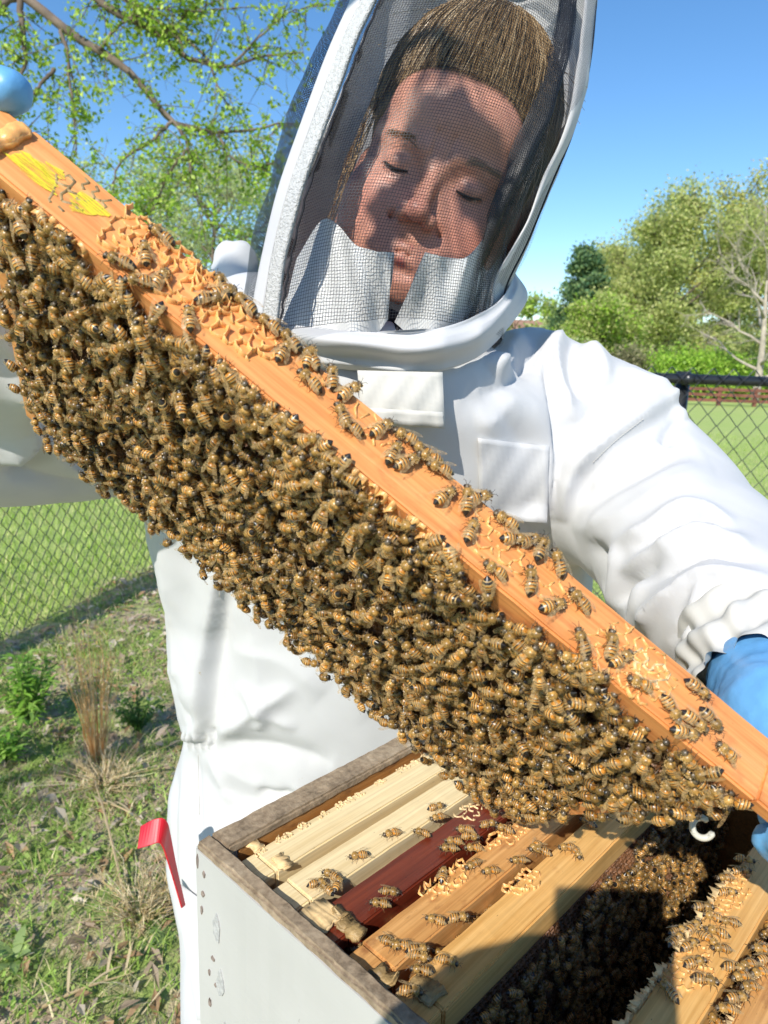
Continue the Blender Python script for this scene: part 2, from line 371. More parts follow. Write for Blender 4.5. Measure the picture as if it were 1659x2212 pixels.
lw2 = mix(nt, 0.45, lw.outputs[0], ramp(nt, n3.outputs[0], [(0.35, (0.37, 0.53, 0.10)), (0.65, (0.55, 0.56, 0.22))]).outputs[0])
lw3 = mix(nt, 0.5, lw2, ramp(nt, n4.outputs[0], [(0.3, (0.24, 0.33, 0.06)), (0.7, (0.56, 0.64, 0.22))]).outputs[0])
nt.links.new(mix(nt, a.outputs[0], soil, lw3), b.inputs['Base Color']); b.inputs['Roughness'].default_value = 0.95
bump(nt, b, n2.outputs[0], 0.7, 0.02)
gr = mesh('ground', pts, q, m, smooth=True, cols=np.stack([lm] * 3, 1)); tag(gr, 'weedy bare soil by the hive running into mown lawn beyond the fence', 'ground', kind='structure')

# grass ------------------------------------------------------
def blades(name, label, n, xr, yr, h, w, dens, palette, seed, lean=0.5):
    r = np.random.default_rng(seed); k = n * 3
    p = np.stack([r.uniform(*xr, k), r.uniform(*yr, k)], 1); d = dens(p[:, 0], p[:, 1]); p = p[r.random(k) < d][:n]; n = len(p)
    th = r.uniform(0, 6.283, n); hh = r.uniform(*h, n); ww = r.uniform(*w, n); ln = r.normal(0, lean, (n, 2)) * hh[:, None]
    base = np.concatenate([p, np.zeros((n, 1))], 1); sd = np.stack([np.cos(th), np.sin(th), 0 * th], 1) * ww[:, None]
    mid = base + np.concatenate([ln * 0.35, hh[:, None] * 0.6], 1); tip = base + np.concatenate([ln, hh[:, None]], 1)
    V = np.stack([base - sd, base + sd, mid + sd * 0.7, mid - sd * 0.7, tip], 1).reshape(-1, 3)
    i = np.arange(n)[:, None] * 5
    Fq = (i + np.array([[0, 1, 2, 3]])).tolist(); Ft = (i + np.array([[3, 2, 4]])).tolist()
    pal = np.array(palette); c = pal[r.integers(0, len(pal), n)] * r.uniform(0.75, 1.25, (n, 1))
    o = mesh(name, V, Fq + Ft, M['blade'], cols=np.concatenate([c, c])); return tag(o, label, 'grass', kind='stuff')
GREENS = [(0.24, 0.38, 0.06), (0.32, 0.48, 0.08), (0.40, 0.55, 0.11), (0.50, 0.58, 0.17), (0.62, 0.60, 0.28)]
WEEDS = [(0.22, 0.36, 0.06), (0.30, 0.46, 0.08), (0.42, 0.54, 0.14), (0.36, 0.50, 0.11), (0.72, 0.62, 0.38), (0.60, 0.48, 0.28)]
def patch(x, y, s=1.6, seed=5): return np.clip(0.45 + 0.8 * fbm(np.stack([x, y, 0 * x], 1), s, seed), 0, 1)
blades('grass', 'low weeds and thin grass on the soil beside the hive', 42000, (-2.4, 0.3), (0.75, 4.6), (0.008, 0.05), (0.0009, 0.0026),
       lambda x, y: (1 - lawn_mask(x, y)) * patch(x, y) * np.clip(1.25 - .38 * (y - 1.6), .25, 1), WEEDS, 11, 0.9)
blades('lawn_grass', 'short green lawn grass growing beyond the chain link fence', 60000, (-7, 0.2), (2.2, 9.5), (0.02, 0.07), (0.002, 0.004),
       lambda x, y: lawn_mask(x, y) * np.clip(1.2 - 0.1 * y, 0.2, 1) * (0.55 + 0.45 * patch(x, y, 0.8, 8)), GREENS, 12, 0.5)
blades('lawn_grass', 'short green lawn grass growing behind the black railed fence', 60000, (0.2, 11), (2.9, 14), (0.02, 0.06), (0.002, 0.004),
       lambda x, y: lawn_mask(x, y) * np.clip(1.2 - 0.07 * y, 0.2, 1) * (0.6 + 0.4 * patch(x, y, 0.7, 9)), GREENS, 13, 0.5)
# creeping weeds: small round leaves
r = np.random.default_rng(21); n = 42000; p = np.stack([r.uniform(-2.3, 0.2, n), r.uniform(0.75, 3.6, n)], 1)
p = p[r.random(n) < (1 - lawn_mask(p[:, 0], p[:, 1])) * patch(p[:, 0], p[:, 1], 1.1, 15) ** 1.5]; n = len(p)
cz = r.uniform(0.004, 0.03, n); th = r.uniform(0, 6.28, n); sz = r.uniform(0.003, 0.0085, n); tl = r.normal(0, 0.5, (n, 2))
a1 = np.stack([np.cos(th), np.sin(th), tl[:, 0]], 1) * sz[:, None]; a2 = np.stack([-np.sin(th), np.cos(th), tl[:, 1]], 1) * sz[:, None] * 0.65
c0 = np.concatenate([p, cz[:, None]], 1); V = np.stack([c0 - a1, c0 + a2, c0 + a1, c0 - a2], 1).reshape(-1, 3)
c = np.array([(0.24, 0.39, 0.07), (0.34, 0.50, 0.10), (0.45, 0.58, 0.15)])[r.integers(0, 3, n)] * r.uniform(0.7, 1.2, (n, 1))
tag(mesh('ground_cover', V, (np.arange(n)[:, None] * 4 + np.arange(4)).tolist(), M['leaf'], cols=c), 'creeping small leaved weeds covering the soil by the hive', 'weeds', kind='stuff')
# fallen leaves, chips
n = 5200; p = np.stack([r.uniform(-2.3, 0.2, n), r.uniform(0.75, 4.4, n)], 1); p = p[lawn_mask(p[:, 0], p[:, 1]) < 0.5]; n = len(p)
th = r.uniform(0, 6.28, n); sz = r.uniform(0.008, 0.03, n); tl = r.normal(0, 0.35, (n, 2)); cz = r.uniform(0.004, 0.02, n)
a1 = np.stack([np.cos(th), np.sin(th), tl[:, 0]], 1) * sz[:, None]; a2 = np.stack([-np.sin(th), np.cos(th), tl[:, 1]], 1) * sz[:, None] * r.uniform(0.25, 0.6, (n, 1))
c0 = np.concatenate([p, cz[:, None]], 1); up = np.array([0, 0, 1]) * sz[:, None] * 0.3
V = np.stack([c0 - a1, c0 - a1 * .2 + a2 + up, c0 + a1, c0 - a2 + up], 1).reshape(-1, 3)
c = np.array([(0.58, 0.46, 0.35), (0.70, 0.60, 0.48), (0.45, 0.34, 0.24), (0.55, 0.35, 0.19)])[r.integers(0, 4, n)] * r.uniform(0.7, 1.15, (n, 1))
tag(mesh('leaf_litter', V, (np.arange(n)[:, None] * 4 + np.arange(4)).tolist(), M['leaf'], cols=c), 'dry brown fallen leaves and chips on the soil', 'leaf litter', kind='stuff')

# single plants ----------------------------------------------
def leafblade(mb, base, d, L, w, droop, col, nseg=5):
    d = unit(d); s = unit(np.cross(d, [0, 0, 1]) + 1e-6); V = []
    for i in range(nseg + 1):
        t = i / nseg; ww = w * math.sin(math.pi * min(1, 0.12 + 0.88 * t)) ** 0.8 * (1 if t < 0.98 else 0.05)
        c = base + d * L * t + np.array([0, 0, -droop * L * t * t]); V += [c - s * ww, c + np.array([0, 0, -0.15 * ww]), c + s * ww]
    f = []
    for i in range(nseg):
        for j in (0, 1): f.append((i * 3 + j, i * 3 + j + 1, i * 3 + 4 + j, i * 3 + 3 + j))
    mb.add(V, f, c=tuple(col))
def dry_clump(px, py, label, n, h, spread, bend, cols, seed, wid=0.0016):
    r = random.Random(seed); g = G(px, py); root = empty('dry_grass', g, label, 'dry grass', 'dead grass clumps beside the hive'); mb = MB()
    for i in range(n):
        a = r.uniform(0, 6.283); L = h * r.uniform(0.45, 1.0); s = spread * r.uniform(0.1, 1) ; k = r.uniform(0.2, 1) * bend
        pts = [np.array([0.03 * math.cos(a) * r.random(), 0.03 * math.sin(a) * r.random(), 0]) + np.array([math.cos(a) * s * (t + k * t * t), math.sin(a) * s * (t + k * t * t), L * (t - 0.25 * k * t * t)]) for t in np.linspace(0, 1, 5)]
        c = cols[r.randrange(len(cols))]; mb.tube(pts, [wid, wid * .9, wid * .7, wid * .5, wid * .2], 3, cap=False, c=c)
        if r.random() < 0.55:
            for t in (0.55, 0.7, 0.82, 0.93):
                q = pts[0] * 0 + np.array([np.interp(t, np.linspace(0, 1, 5), [p[e] for p in pts]) for e in range(3)])
                leafblade(mb, q, (r.uniform(-1, 1), r.uniform(-1, 1), 1.2), r.uniform(0.012, 0.035), 0.0014, 0.3, c, 2)
    mb.build('stalks', M['blade'], root)
STRAW = [(0.66, 0.52, 0.28), (0.74, 0.60, 0.36), (0.56, 0.42, 0.20), (0.78, 0.68, 0.45)]
RUST = [(0.78, 0.48, 0.20), (0.84, 0.56, 0.26), (0.70, 0.40, 0.16), (0.85, 0.66, 0.36)]
dry_clump(212, 1645, 'tall clump of upright rust brown dead grass in front of the chain link fence', 70, 0.60, 0.085, 0.35, RUST + STRAW, 3, 0.0014)
dry_clump(228, 1700, 'pale matted straw tuft at the foot of the rust brown dead grass', 110, 0.11, 0.11, 1.2, STRAW, 4)
dry_clump(300, 1985, 'low straw coloured dead grass tuft beside the white suit leg', 80, 0.13, 0.11, 1.1, STRAW, 5, 0.0014)
dry_clump(395, 1935, 'small pale dead grass tuft below the red hive tool', 80, 0.14, 0.11, 1.2, STRAW, 6, 0.0012)
def dry_stem(px0, py0, px1, py1, h, label):
    a, c = G(px0, py0), G(px1, py1); mid = (a + c) / 2 + np.array([0, 0, h]); mb = MB(); pts = spline([a, mid, c + np.array([0, 0, 0.012])], 12)
    mb.tube(pts, np.linspace(0.004, 0.0014, 12), 5, c=(0.58, 0.45, 0.26))
    for t in (4, 6, 8, 10): leafblade(mb, pts[t], pts[t] - pts[t - 1] + np.array([random.uniform(-.02, .02), 0, 0.01]), 0.09, 0.003, 0.4, (0.60, 0.48, 0.29))
    tag(mb.build('dry_stem', M['blade']), label, 'dead stem')
dry_stem(275, 1960, 190, 1655, 0.05, 'long pale dead stem lying between two straw tufts')
dry_stem(345, 1800, 190, 1735, 0.03, 'thin dead stem lying flat beside the red hive tool')
dry_stem(60, 2190, 290, 2110, 0.015, 'thin dead stem lying on the low weeds')
def leafy_plant(px, py, label, n, h, L, w, cols, seed):
    r = random.Random(seed); g = G(px, py); root = empty('leafy_weed', g, label, 'weed', 'leafy weeds by the fence'); st = MB(); lf = MB()
    for i in range(n):
        a = r.uniform(0, 6.283); s = r.uniform(0.02, 0.13); H = h * r.uniform(0.55, 1)
        pts = [np.array([math.cos(a) * s * t, math.sin(a) * s * t, H * t]) for t in np.linspace(0, 1, 5)]
        st.tube(pts, [0.0022, .002, .0017, .0013, .0008], 4, c=(0.16, 0.24, 0.06))
        for k in range(13):
            t = r.uniform(0.15, 1); b_ = r.uniform(0, 6.283); q = np.array([math.cos(a) * s * t, math.sin(a) * s * t, H * t]); c = np.array(cols[r.randrange(len(cols))]) * r.uniform(.8, 1.2)
            leafblade(lf, q, (math.cos(b_), math.sin(b_), r.uniform(0.2, 1.0)), L * r.uniform(0.6, 1.1), w, 0.4, c, 4)
    st.build('stem', M['blade'], root); lf.build('leaf', M['leaf'], root)
LG = [(0.22, 0.42, 0.05), (0.30, 0.52, 0.08), (0.38, 0.58, 0.12), (0.16, 0.32, 0.04)]
leafy_plant(60, 1570, 'bushy bright green narrow leaved weed left of the rust brown grass', 34, 0.30, 0.06, 0.006, LG, 8)
leafy_plant(10, 1650, 'low green weed clump beside the bushy bright weed', 16, 0.16, 0.05, 0.006, LG, 9)
leafy_plant(300, 1580, 'small dark green feathery weed behind the rust brown grass', 22, 0.15, 0.035, 0.004, [(0.07, 0.16, 0.025), (0.11, 0.22, 0.035)], 10)
def rosette(px, py, label, n, L, w, cols, seed, up):
    r = random.Random(seed); g = G(px, py); root = empty('rosette_weed', g, label, 'weed', 'broad leaved weeds on the soil')
    for i in range(n):
        lf = MB(); a = 6.283 * i / n + r.uniform(-.3, .3); leafblade(lf, np.zeros(3), (math.cos(a), math.sin(a), up * r.uniform(0.6, 1.4)), L * r.uniform(.7, 1.1), w, 0.35, np.array(cols) * r.uniform(.85, 1.15), 7)
        lf.build('leaf', M['leaf'], root, smooth=True)
rosette(30, 2075, 'pale green upright rosette weed with spoon shaped leaves', 7, 0.085, 0.011, (0.34, 0.45, 0.16), 3, 1.3)
rosette(345, 2015, 'flat rosette of broad green leaves near the suit leg', 6, 0.09, 0.010, (0.26, 0.38, 0.14), 4, 0.25)

# chain link fences ------------------------------------------
def tri_wire(h, s, H, phase, r=0.0026):
    n = int(h / (H / 2)); pts = []
    for i in range(n + 1):
        t = i * H / 2; e = (i + phase) % 2; pts.append((s * e, 0.0035 * (1 if e else -1), t))
    return MB().tube(pts, r, 4)
def fence(label, a, b_, h, s, H, posts, lab_post=None, top=True):
    a, b_ = np.array([*a, 0.0]), np.array([*b_, 0.0]); d = unit(b_ - a); L = np.linalg.norm(b_ - a); ang = math.atan2(d[1], d[0])
    root = empty('chain_link_fence', a, label, 'fence', None, Matrix.Translation(Vector(a)) @ Matrix.Rotation(ang, 4, 'Z'))
    MB().tube([(0, 0, h - 0.02), (L * .3, 0, h - 0.02), (L, 0, h - 0.02)], 0.021, 14).build('top_rail', M['rail'], root, True)
    for t in posts:
        MB().tube([(t, 0.045, 0), (t, 0.045, h + 0.01)], 0.028, 12).build('post', M['rail'], root, True)
        MB().tube([(t - 0.02, 0, h - 0.02), (t + 0.02, 0, h - 0.02)], 0.0245, 14).build('rail_sleeve', M['rail'], root, True)
    ms = [mesh('wire', w.v, w.f, M['rail'], add=False) for w in (tri_wire(h + 0.035, s, H, 0), tri_wire(h + 0.035, s, H, 1))]
    for k in range(int(L / s)):
        o = bpy.data.objects.new('wire', ms[k % 2]); link(o, root); o.location = (k * s, -0.026, 0.0)
a = FL0 - FDIR * 1.6; b_ = FL0 + FDIR * 3.4
fence('black chain link fence with lawn behind it at the side of the bare soil', a, b_, 1.22, 0.037, 0.075, (0.05, 3.7, 4.95))
fence('black chain link fence with its black top rail showing beside the white sleeve', (-0.12, RY), (4.2, RY + 0.05), 1.262, 0.042, 0.092, (0.03, 1.34, 3.4))

# trees -------------------------------------------------------
def leaves_mesh(cent, size, pal, r, jit=0.3, flat=0.0):
    n = len(cent); a = r.normal(size=(n, 3)); a[:, 2] *= (1 - flat); a /= np.linalg.norm(a, axis=1)[:, None]
    b = r.normal(size=(n, 3)); b = np.cross(a, b); b /= np.linalg.norm(b, axis=1)[:, None]
    s = size * r.uniform(0.6, 1.3, (n, 1)); a *= s; b *= s * 0.6
    V = np.stack([cent - a, cent + b - a * .1, cent + a, cent - b - a * .1], 1).reshape(-1, 3)
    pal = np.array(pal); c = pal[r.integers(0, len(pal), n)] * r.uniform(1 - jit, 1 + jit, (n, 1))
    return V, np.arange(n)[:, None] * 4 + np.arange(4), c
def tree(label, base, h, cr, pal, seed, n_limb=9, n_sub=5, per=130, leaf=0.1, clump=0.5, crown0=0.3, trunk_r=None, bark='bark', shape='round', group=None, dens=1.0, name='tree', lean=(0, 0), twigs=0):
    r = np.random.default_rng(seed); base = np.array([base[0], base[1], 0.0]); tr = trunk_r or h * 0.018
    root = empty(name, base, label, 'tree', group); T = MB(); cents = []
    tp = np.array([[lean[0] * t + 0.03 * h * math.sin(3 * t + seed) * t, lean[1] * t + 0.02 * h * math.cos(4 * t + seed) * t, h * 0.9 * t] for t in np.linspace(0, 1, 9)])
    T.tube(tp, tr * np.linspace(1, 0.15, 9), 8)
    for i in range(n_limb):
        t = crown0 + (0.97 - crown0) * (i + r.random() * .6) / n_limb; o = np.array([np.interp(t, np.linspace(0, 1, 9), tp[:, e]) for e in range(3)]); az = i * 2.4 + r.normal(0, .35)
        if shape == 'round': L = cr * math.sqrt(max(0.12, 1 - ((t - 0.5 - crown0 * .35) / 0.62) ** 2)) * r.uniform(0.75, 1.1); el = 0.15 + 0.8 * t
        elif shape == 'cone': L = cr * (1.08 - t) * r.uniform(0.75, 1.15); el = 0.1
        else: L = cr * r.uniform(0.7, 1.1); el = 0.9
        d = np.array([math.cos(az) * math.cos(el), math.sin(az) * math.cos(el), math.sin(el)])
        lp = np.array([o + d * L * s + np.array([0, 0, 0.12 * L * s * s * (1 if shape != 'cone' else -1)]) + 0.05 * L * r.normal(size=3) * s for s in np.linspace(0, 1, 6)])
        T.tube(lp, tr * 0.45 * np.linspace(1, 0.12, 6) * (1.1 - 0.6 * t), 5)
        for j in range(n_sub):
            s = r.uniform(0.35, 1); q = np.array([np.interp(s, np.linspace(0, 1, 6), lp[:, e]) for e in range(3)]); dd = unit(d + r.normal(0, 0.7, 3) * np.array([1, 1, .7])); SL = L * r.uniform(0.2, 0.45)
            sp = np.array([q + dd * SL * u + np.array([0, 0, -0.05 * SL * u * u]) for u in np.linspace(0, 1, 4)]); T.tube(sp, tr * 0.16 * np.linspace(1, 0.2, 4), 4, cap=False)
            for _ in range(twigs):
                u = r.uniform(0.3, 1); q2 = sp[0] + (sp[-1] - sp[0]) * u; d2 = unit(dd + r.normal(0, .8, 3)); T.tube([q2, q2 + d2 * SL * .35 + r.normal(0, .03, 3), q2 + d2 * SL * .65 + np.array([0, 0, -.06 * SL])], [tr * .06, tr * .04, tr * .015], 3, cap=False)
            for u in (0.45, 0.75, 1.0):
                k = int(per * dens / 3); cc = sp[0] + (sp[-1] - sp[0]) * u; cents.append(cc + r.normal(0, clump * 0.5, (k, 3)) * np.array([1, 1, 0.7]))
    T.build('trunk', M[bark], root, True)
    if per * dens >= 3:
        V, Fq, c = leaves_mesh(np.concatenate(cents), leaf, pal, r); cr_ = mesh('crown', V, Fq, M['leaf'], root, cols=c)
    return root
OAK = [(0.44, 0.50, 0.14), (0.52, 0.56, 0.19), (0.36, 0.43, 0.13), (0.60, 0.60, 0.24)]
FRESH = [(0.30, 0.50, 0.05), (0.38, 0.58, 0.07), (0.46, 0.62, 0.11), (0.24, 0.41, 0.05)]
PALE = [(0.44, 0.52, 0.20), (0.52, 0.58, 0.26), (0.38, 0.45, 0.19)]
YEL = [(0.54, 0.50, 0.13), (0.48, 0.52, 0.14), (0.60, 0.52, 0.17)]
PINE = [(0.09, 0.19, 0.09), (0.14, 0.25, 0.11), (0.07, 0.14, 0.07), (0.20, 0.31, 0.12)]
def gp(px, d): q = P(px, 800, d); return q[0], q[1]
BG = 'trees beyond the lawn'
tree('dark green pine standing left of the wide oak', gp(1240, 40), 8.2, 2.5, PINE + [(0.30, 0.40, 0.14)], 31, 20, 6, 190, 0.10, 0.55, 0.12, 0.22, shape='cone', group=BG)
tree('wide spreading olive green oak behind the bright shrubs', gp(1430, 40), 7.2, 5.2, OAK, 37, 17, 9, 330, 0.085, 0.85, 0.22, 0.32, group=BG, twigs=1)
tree('tall yellowish green oak crown rising behind the spreading oak', gp(1560, 50), 8.8, 5.6, YEL + OAK[:2], 33, 16, 9, 320, 0.10, 0.95, 0.3, 0.34, group=BG, twigs=1)
tree('pale yellow green tree filling the gap between the pine and oak', gp(1335, 52), 8.4, 3.4, OAK, 34, 12, 8, 260, 0.10, 0.8, 0.3, 0.22, group=BG)
tree('fresh green round tree at the foot of the pine', gp(1290, 36), 3.4, 2.2, FRESH[:2] + OAK, 35, 12, 7, 260, 0.08, 0.55, 0.15, 0.12, group=BG)
tree('olive tree at the right behind the bare grey branches', gp(1690, 44), 7.2, 4.6, OAK, 36, 13, 8, 280, 0.095, 0.8, 0.2, 0.25, group=BG)
tree('small pale green tree beside the brown roofed house', gp(1105, 48), 4.2, 2.4, PALE + FRESH[1:3], 38, 9, 5, 150, 0.13, 0.6, 0.15, 0.12, group=BG)
tree('thin leafed grey green tree between the house and the pine', gp(1205, 42), 3.0, 1.8, PALE, 39, 9, 5, 150, 0.1, 0.5, 0.15, 0.1, group=BG)
tree('bare pale grey tree with drooping leafless branches', gp(1640, 26), 5.6, 3.2, PALE, 40, 14, 8, 2, 0.05, 0.5, 0.15, 0.16, 'bark_pale', group=BG, twigs=5)
tree('thin leafless grey sapling beside the bare grey tree', gp(1760, 22), 4.6, 2.4, PALE, 45, 11, 7, 2, 0.05, 0.4, 0.15, 0.09, 'bark_pale', group=BG, twigs=5)
tree('pale hazy green tree left of the hood, nearly bare twigs', gp(470, 30), 8.2, 3.6, PALE, 41, 15, 8, 110, 0.075, 0.9, 0.15, 0.16, group=BG, twigs=3)
tree('light green tree behind the chain link fence nearest the hood', gp(600, 34), 8.4, 3.4, PALE + FRESH[:1], 42, 14, 8, 110, 0.075, 0.9, 0.12, 0.16, group=BG, twigs=3)
tree('pale green tree standing behind the leafy overhanging boughs', gp(300, 38), 9.0, 4.2, PALE + FRESH[:1], 43, 15, 8, 110, 0.085, 0.95, 0.15, 0.2, group=BG, twigs=2)
tree('grey green tree far off at the edge of the lawn', gp(60, 40), 10.0, 4.6, PALE, 44, 12, 6, 80, 0.11, 0.9, 0.15, 0.2, group=BG, twigs=2)
def shrub(label, px, d, w, h, pal, seed, n=9000, leaf=0.07):
    r = np.random.default_rng(seed); x, y = gp(px, d); root = empty('shrub', (x, y, 0), label, 'shrub', 'shrubs along the far lawn edge')
    st = MB(); cs = []
    for i in range(16):
        e = np.array([r.uniform(-w, w) * .85, r.uniform(-.6, .6), h * r.uniform(0.45, 0.95)]); st.tube([(e[0] * .4, e[1] * .4, 0), e * .6, e], [0.03, 0.02, 0.008], 4); cs.append(e)
        cs.append(e * np.array([1, 1, .5]))
    cs = np.array(cs); k = r.integers(0, len(cs), n); p = cs[k] + r.normal(0, 1, (n, 3)) * np.array([w * .17, .45, h * .17]); p[:, 2] = np.abs(p[:, 2])
    V, Fq, c = leaves_mesh(p, leaf, pal, r); st.build('stem', M['bark'], root, True); mesh('foliage', V, Fq, M['leaf'], root, cols=c)
shrub('bright yellow green shrub in front of the wide oak', 1440, 31, 2.2, 1.7, FRESH, 51, 16000)
shrub('long bright green hedge like shrub under the bare grey tree', 1580, 28, 2.6, 1.5, FRESH, 52, 16000)
shrub('dull olive brown shrub beside the white shoulder', 1310, 30, 1.6, 1.7, [(0.26, 0.25, 0.12), (0.33, 0.30, 0.16), (0.20, 0.20, 0.09)], 53, 9000)
shrub('grey green shrub in front of the house', 1215, 34, 1.7, 2.0, PALE, 54, 8000)
shrub('tall light green shrub at the right end of the hedge', 1700, 29, 2.4, 2.4, OAK, 55, 12000)
shrub('dark green shrub below the pine', 1255, 38, 1.8, 1.6, [(0.10, 0.15, 0.05), (0.14, 0.2, 0.07)], 56, 8000)
shrub('light green shrub far behind the overhanging boughs', 480, 27, 3.6, 2.2, PALE, 57, 12000)
shrub('olive shrub bank far behind the side fence', 180, 29, 4.2, 2.4, OAK, 58, 14000)
# woods far behind that close the horizon
r = np.random.default_rng(88); n = 60000; xx = r.uniform(-75, 75, n); yy = 78 + 6 * r.random(n); top = 5.5 + 2.0 * fbm(np.stack([xx, 0 * xx, 0 * xx], 1), .035, 3) + 1.0 * fbm(np.stack([xx, 0 * xx, 0 * xx], 1), .16, 4); zz = top * r.random(n) ** .7
V, Fq, c = leaves_mesh(np.stack([xx, yy, zz], 1), 0.34, PALE + OAK[:2] + [(0.30, 0.33, 0.18), (0.24, 0.30, 0.12)], r); tag(mesh('woods', V, Fq, M['leaf'], cols=c), 'pale far off wood along the horizon behind the lawn', 'woods', kind='stuff')
# house and far rail fence
x, y = gp(1160, 62); hs = empty('house', (x, y, 0), 'low white house with a brown roof half hidden by shrubs', 'house')
bw = simple('house_wall', (0.62, 0.60, 0.56), 0.8, 0.08, 1); rf = simple('house_roof', (0.33, 0.19, 0.13), 0.9, 0.2, 3)
MB().box((-5.5, 0, 0), (5.5, 6, 2.7)).build('wall', bw, hs)
MB().add([(-6, -.5, 2.65), (6, -.5, 2.65), (6, 6.5, 2.65), (-6, 6.5, 2.65), (-6, 3, 4.7), (6, 3, 4.7)], [(0, 1, 5, 4), (2, 3, 4, 5), (0, 4, 3), (1, 2, 5), (0, 3, 2, 1)]).build('roof', rf, hs)
gl = simple('window_glass', (0.05, 0.06, 0.07), 0.1, 0.1, 2); wf = simple('window_frame', (0.8, 0.8, 0.78), 0.5, 0.02, 3)
for wx in (-4, -1.6, 1.2, 3.8):
    w = MB().box((wx - .55, -.05, 1.0), (wx + .55, .02, 2.1)).build('window', wf, hs); MB().box((wx - .46, -.08, 1.08), (wx + .46, -.04, 2.02)).build('pane', gl, w)
fr = empty('rail_fence', (*gp(1480, 23.5), 0), 'low reddish brown rail fence at the far edge of the lawn', 'fence'); rb = simple('fence_redbrown', (0.20, 0.075, 0.05), 0.9, 0.35, 3)
for k in range(17): MB().box((-6 + k * 1.2, 0, 0), (-5.9 + k * 1.2, 0.1, 0.62)).build('post', rb, fr)
for z in (0.12, 0.30, 0.48): MB().box((-6.2, -0.03, z), (14, -0.002, z + 0.1)).build('rail', rb, fr)

# near tree: boughs that hang over the side fence, limbs traced in the photograph, 6 m off
def near_tree():
    r = np.random.default_rng(77); D = 6.2; foot = P(-620, 900, 6.6); foot[2] = 0
    root = empty('maple_tree', foot, 'leafy maple whose dark boughs with fresh green leaves hang above the side fence', 'tree'); T = MB(); cents = []
    def L3(pl, d0=D, d1=D): return np.array([P(x, y, d0 + (d1 - d0) * k / (len(pl) - 1)) for k, (x, y) in enumerate(pl)]) - foot
    top = P(-560, -420, 6.5) - foot
    T.tube(spline([(0, 0, 0), top * 0.35 + np.array([.05, 0, 0]), top * .7, top], 10), np.linspace(.17, .10, 10), 10)
    head = spline([top, P(-300, -330, 6.3) - foot, P(-60, -180, 6.2) - foot, P(40, -20, 6.2) - foot], 10); T.tube(head, np.linspace(.09, .045, 10), 8)
    head2 = spline([top, P(-200, -420, 6.4) - foot, P(60, -260, 6.3) - foot, P(180, -60, 6.2) - foot], 10); T.tube(head2, np.linspace(.08, .04, 10), 8)
    head3 = spline([P(-300, -330, 6.3) - foot, P(-120, -140, 6.3) - foot, P(20, -40, 6.2) - foot], 6); T.tube(head3, np.linspace(.05, .03, 6), 8)
    limbs = [
        ([(40, -20), (150, 70), (215, 110), (280, 155), (325, 210), (372, 262), (420, 276), (470, 288), (550, 278), (640, 268)], .034, .006),
        ([(180, -60), (215, 2), (300, 50), (350, 80), (400, 120), (450, 137), (500, 142), (560, 125), (655, 112)], .030, .004),
        ([(180, -60), (270, 0), (330, 40), (400, 85), (450, 130), (470, 190), (497, 235)], .020, .003),
        ([(325, 210), (390, 280), (408, 320), (415, 400), (440, 445), (470, 520)], .016, .003),
        ([(40, -20), (48, 60), (55, 125), (40, 200), (20, 300)], .022, .004),
        ([(130, 62), (145, 110), (150, 170), (160, 250), (165, 335)], .014, .003),
        ([(120, 150), (90, 180), (70, 205), (20, 260)], .014, .004),
        ([(372, 262), (330, 300), (260, 350), (235, 420), (190, 470)], .012, .002),
        ([(40, -20), (-10, 40), (-40, 150), (-60, 260)], .03, .006),
        ([(400, 120), (380, 60), (420, 20), (440, -30)], .012, .003),
        ([(470, 288), (500, 340), (560, 360), (600, 350)], .010, .002),
        ([(215, 110), (250, 60), (330, 20), (420, 25), (520, 15)], .012, .003),
        ([(500, 142), (560, 80), (620, 30), (690, 10)], .010, .002),
        ([(408, 320), (360, 380), (340, 440), (300, 480)], .010, .002),
        ([(20, 260), (80, 300), (130, 350), (190, 400), (240, 480)], .012, .003)]
    for pl, r0, r1 in limbs:
        dd = D + r.uniform(-.15, .35); lp = spline(L3(pl, D, dd), 22); T.tube(lp + r.normal(0, .006, lp.shape), np.linspace(r0, r1, 22) * 1.35, 6, cap=False)
        n = int(10 + len(pl) * 2.2)
        for j in range(n):
            s = r.uniform(0.12, 1); q = lp[int(s * 21)]; d0 = unit(lp[min(21, int(s * 21) + 1)] - lp[max(0, int(s * 21) - 1)])
            d = unit(d0 * .7 + r.normal(0, .65, 3) + np.array([0, 0, -.15])); SL = r.uniform(.15, .55)
            sp = spline([q, q + d * SL * .5 + r.normal(0, .025, 3), q + d * SL + np.array([0, 0, -.04])], 6); T.tube(sp, np.linspace(.0055, .0016, 6), 4, cap=False)
            for u in range(1, 6):
                if r.random() < .6: cents.append(sp[u] + r.normal(0, .03, (r.integers(4, 11), 3)))
                if r.random() < .42:
                    e = sp[u] + r.normal(0, .11, 3); T.tube([sp[u], (sp[u] + e) / 2 + r.normal(0, .01, 3), e], [.0022, .0016, .001], 3, cap=False); cents.append(e + r.normal(0, .024, (r.integers(4, 11), 3)))
    T.build('trunk', M['bark'], root, True)
    V, Fq, c = leaves_mesh(np.concatenate(cents), 0.0225, [(0.30, 0.47, 0.05), (0.40, 0.57, 0.07), (0.50, 0.63, 0.11), (0.21, 0.35, 0.04)], r)
    mesh('crown', V, Fq, M['leaf'], root, cols=c)
near_tree()

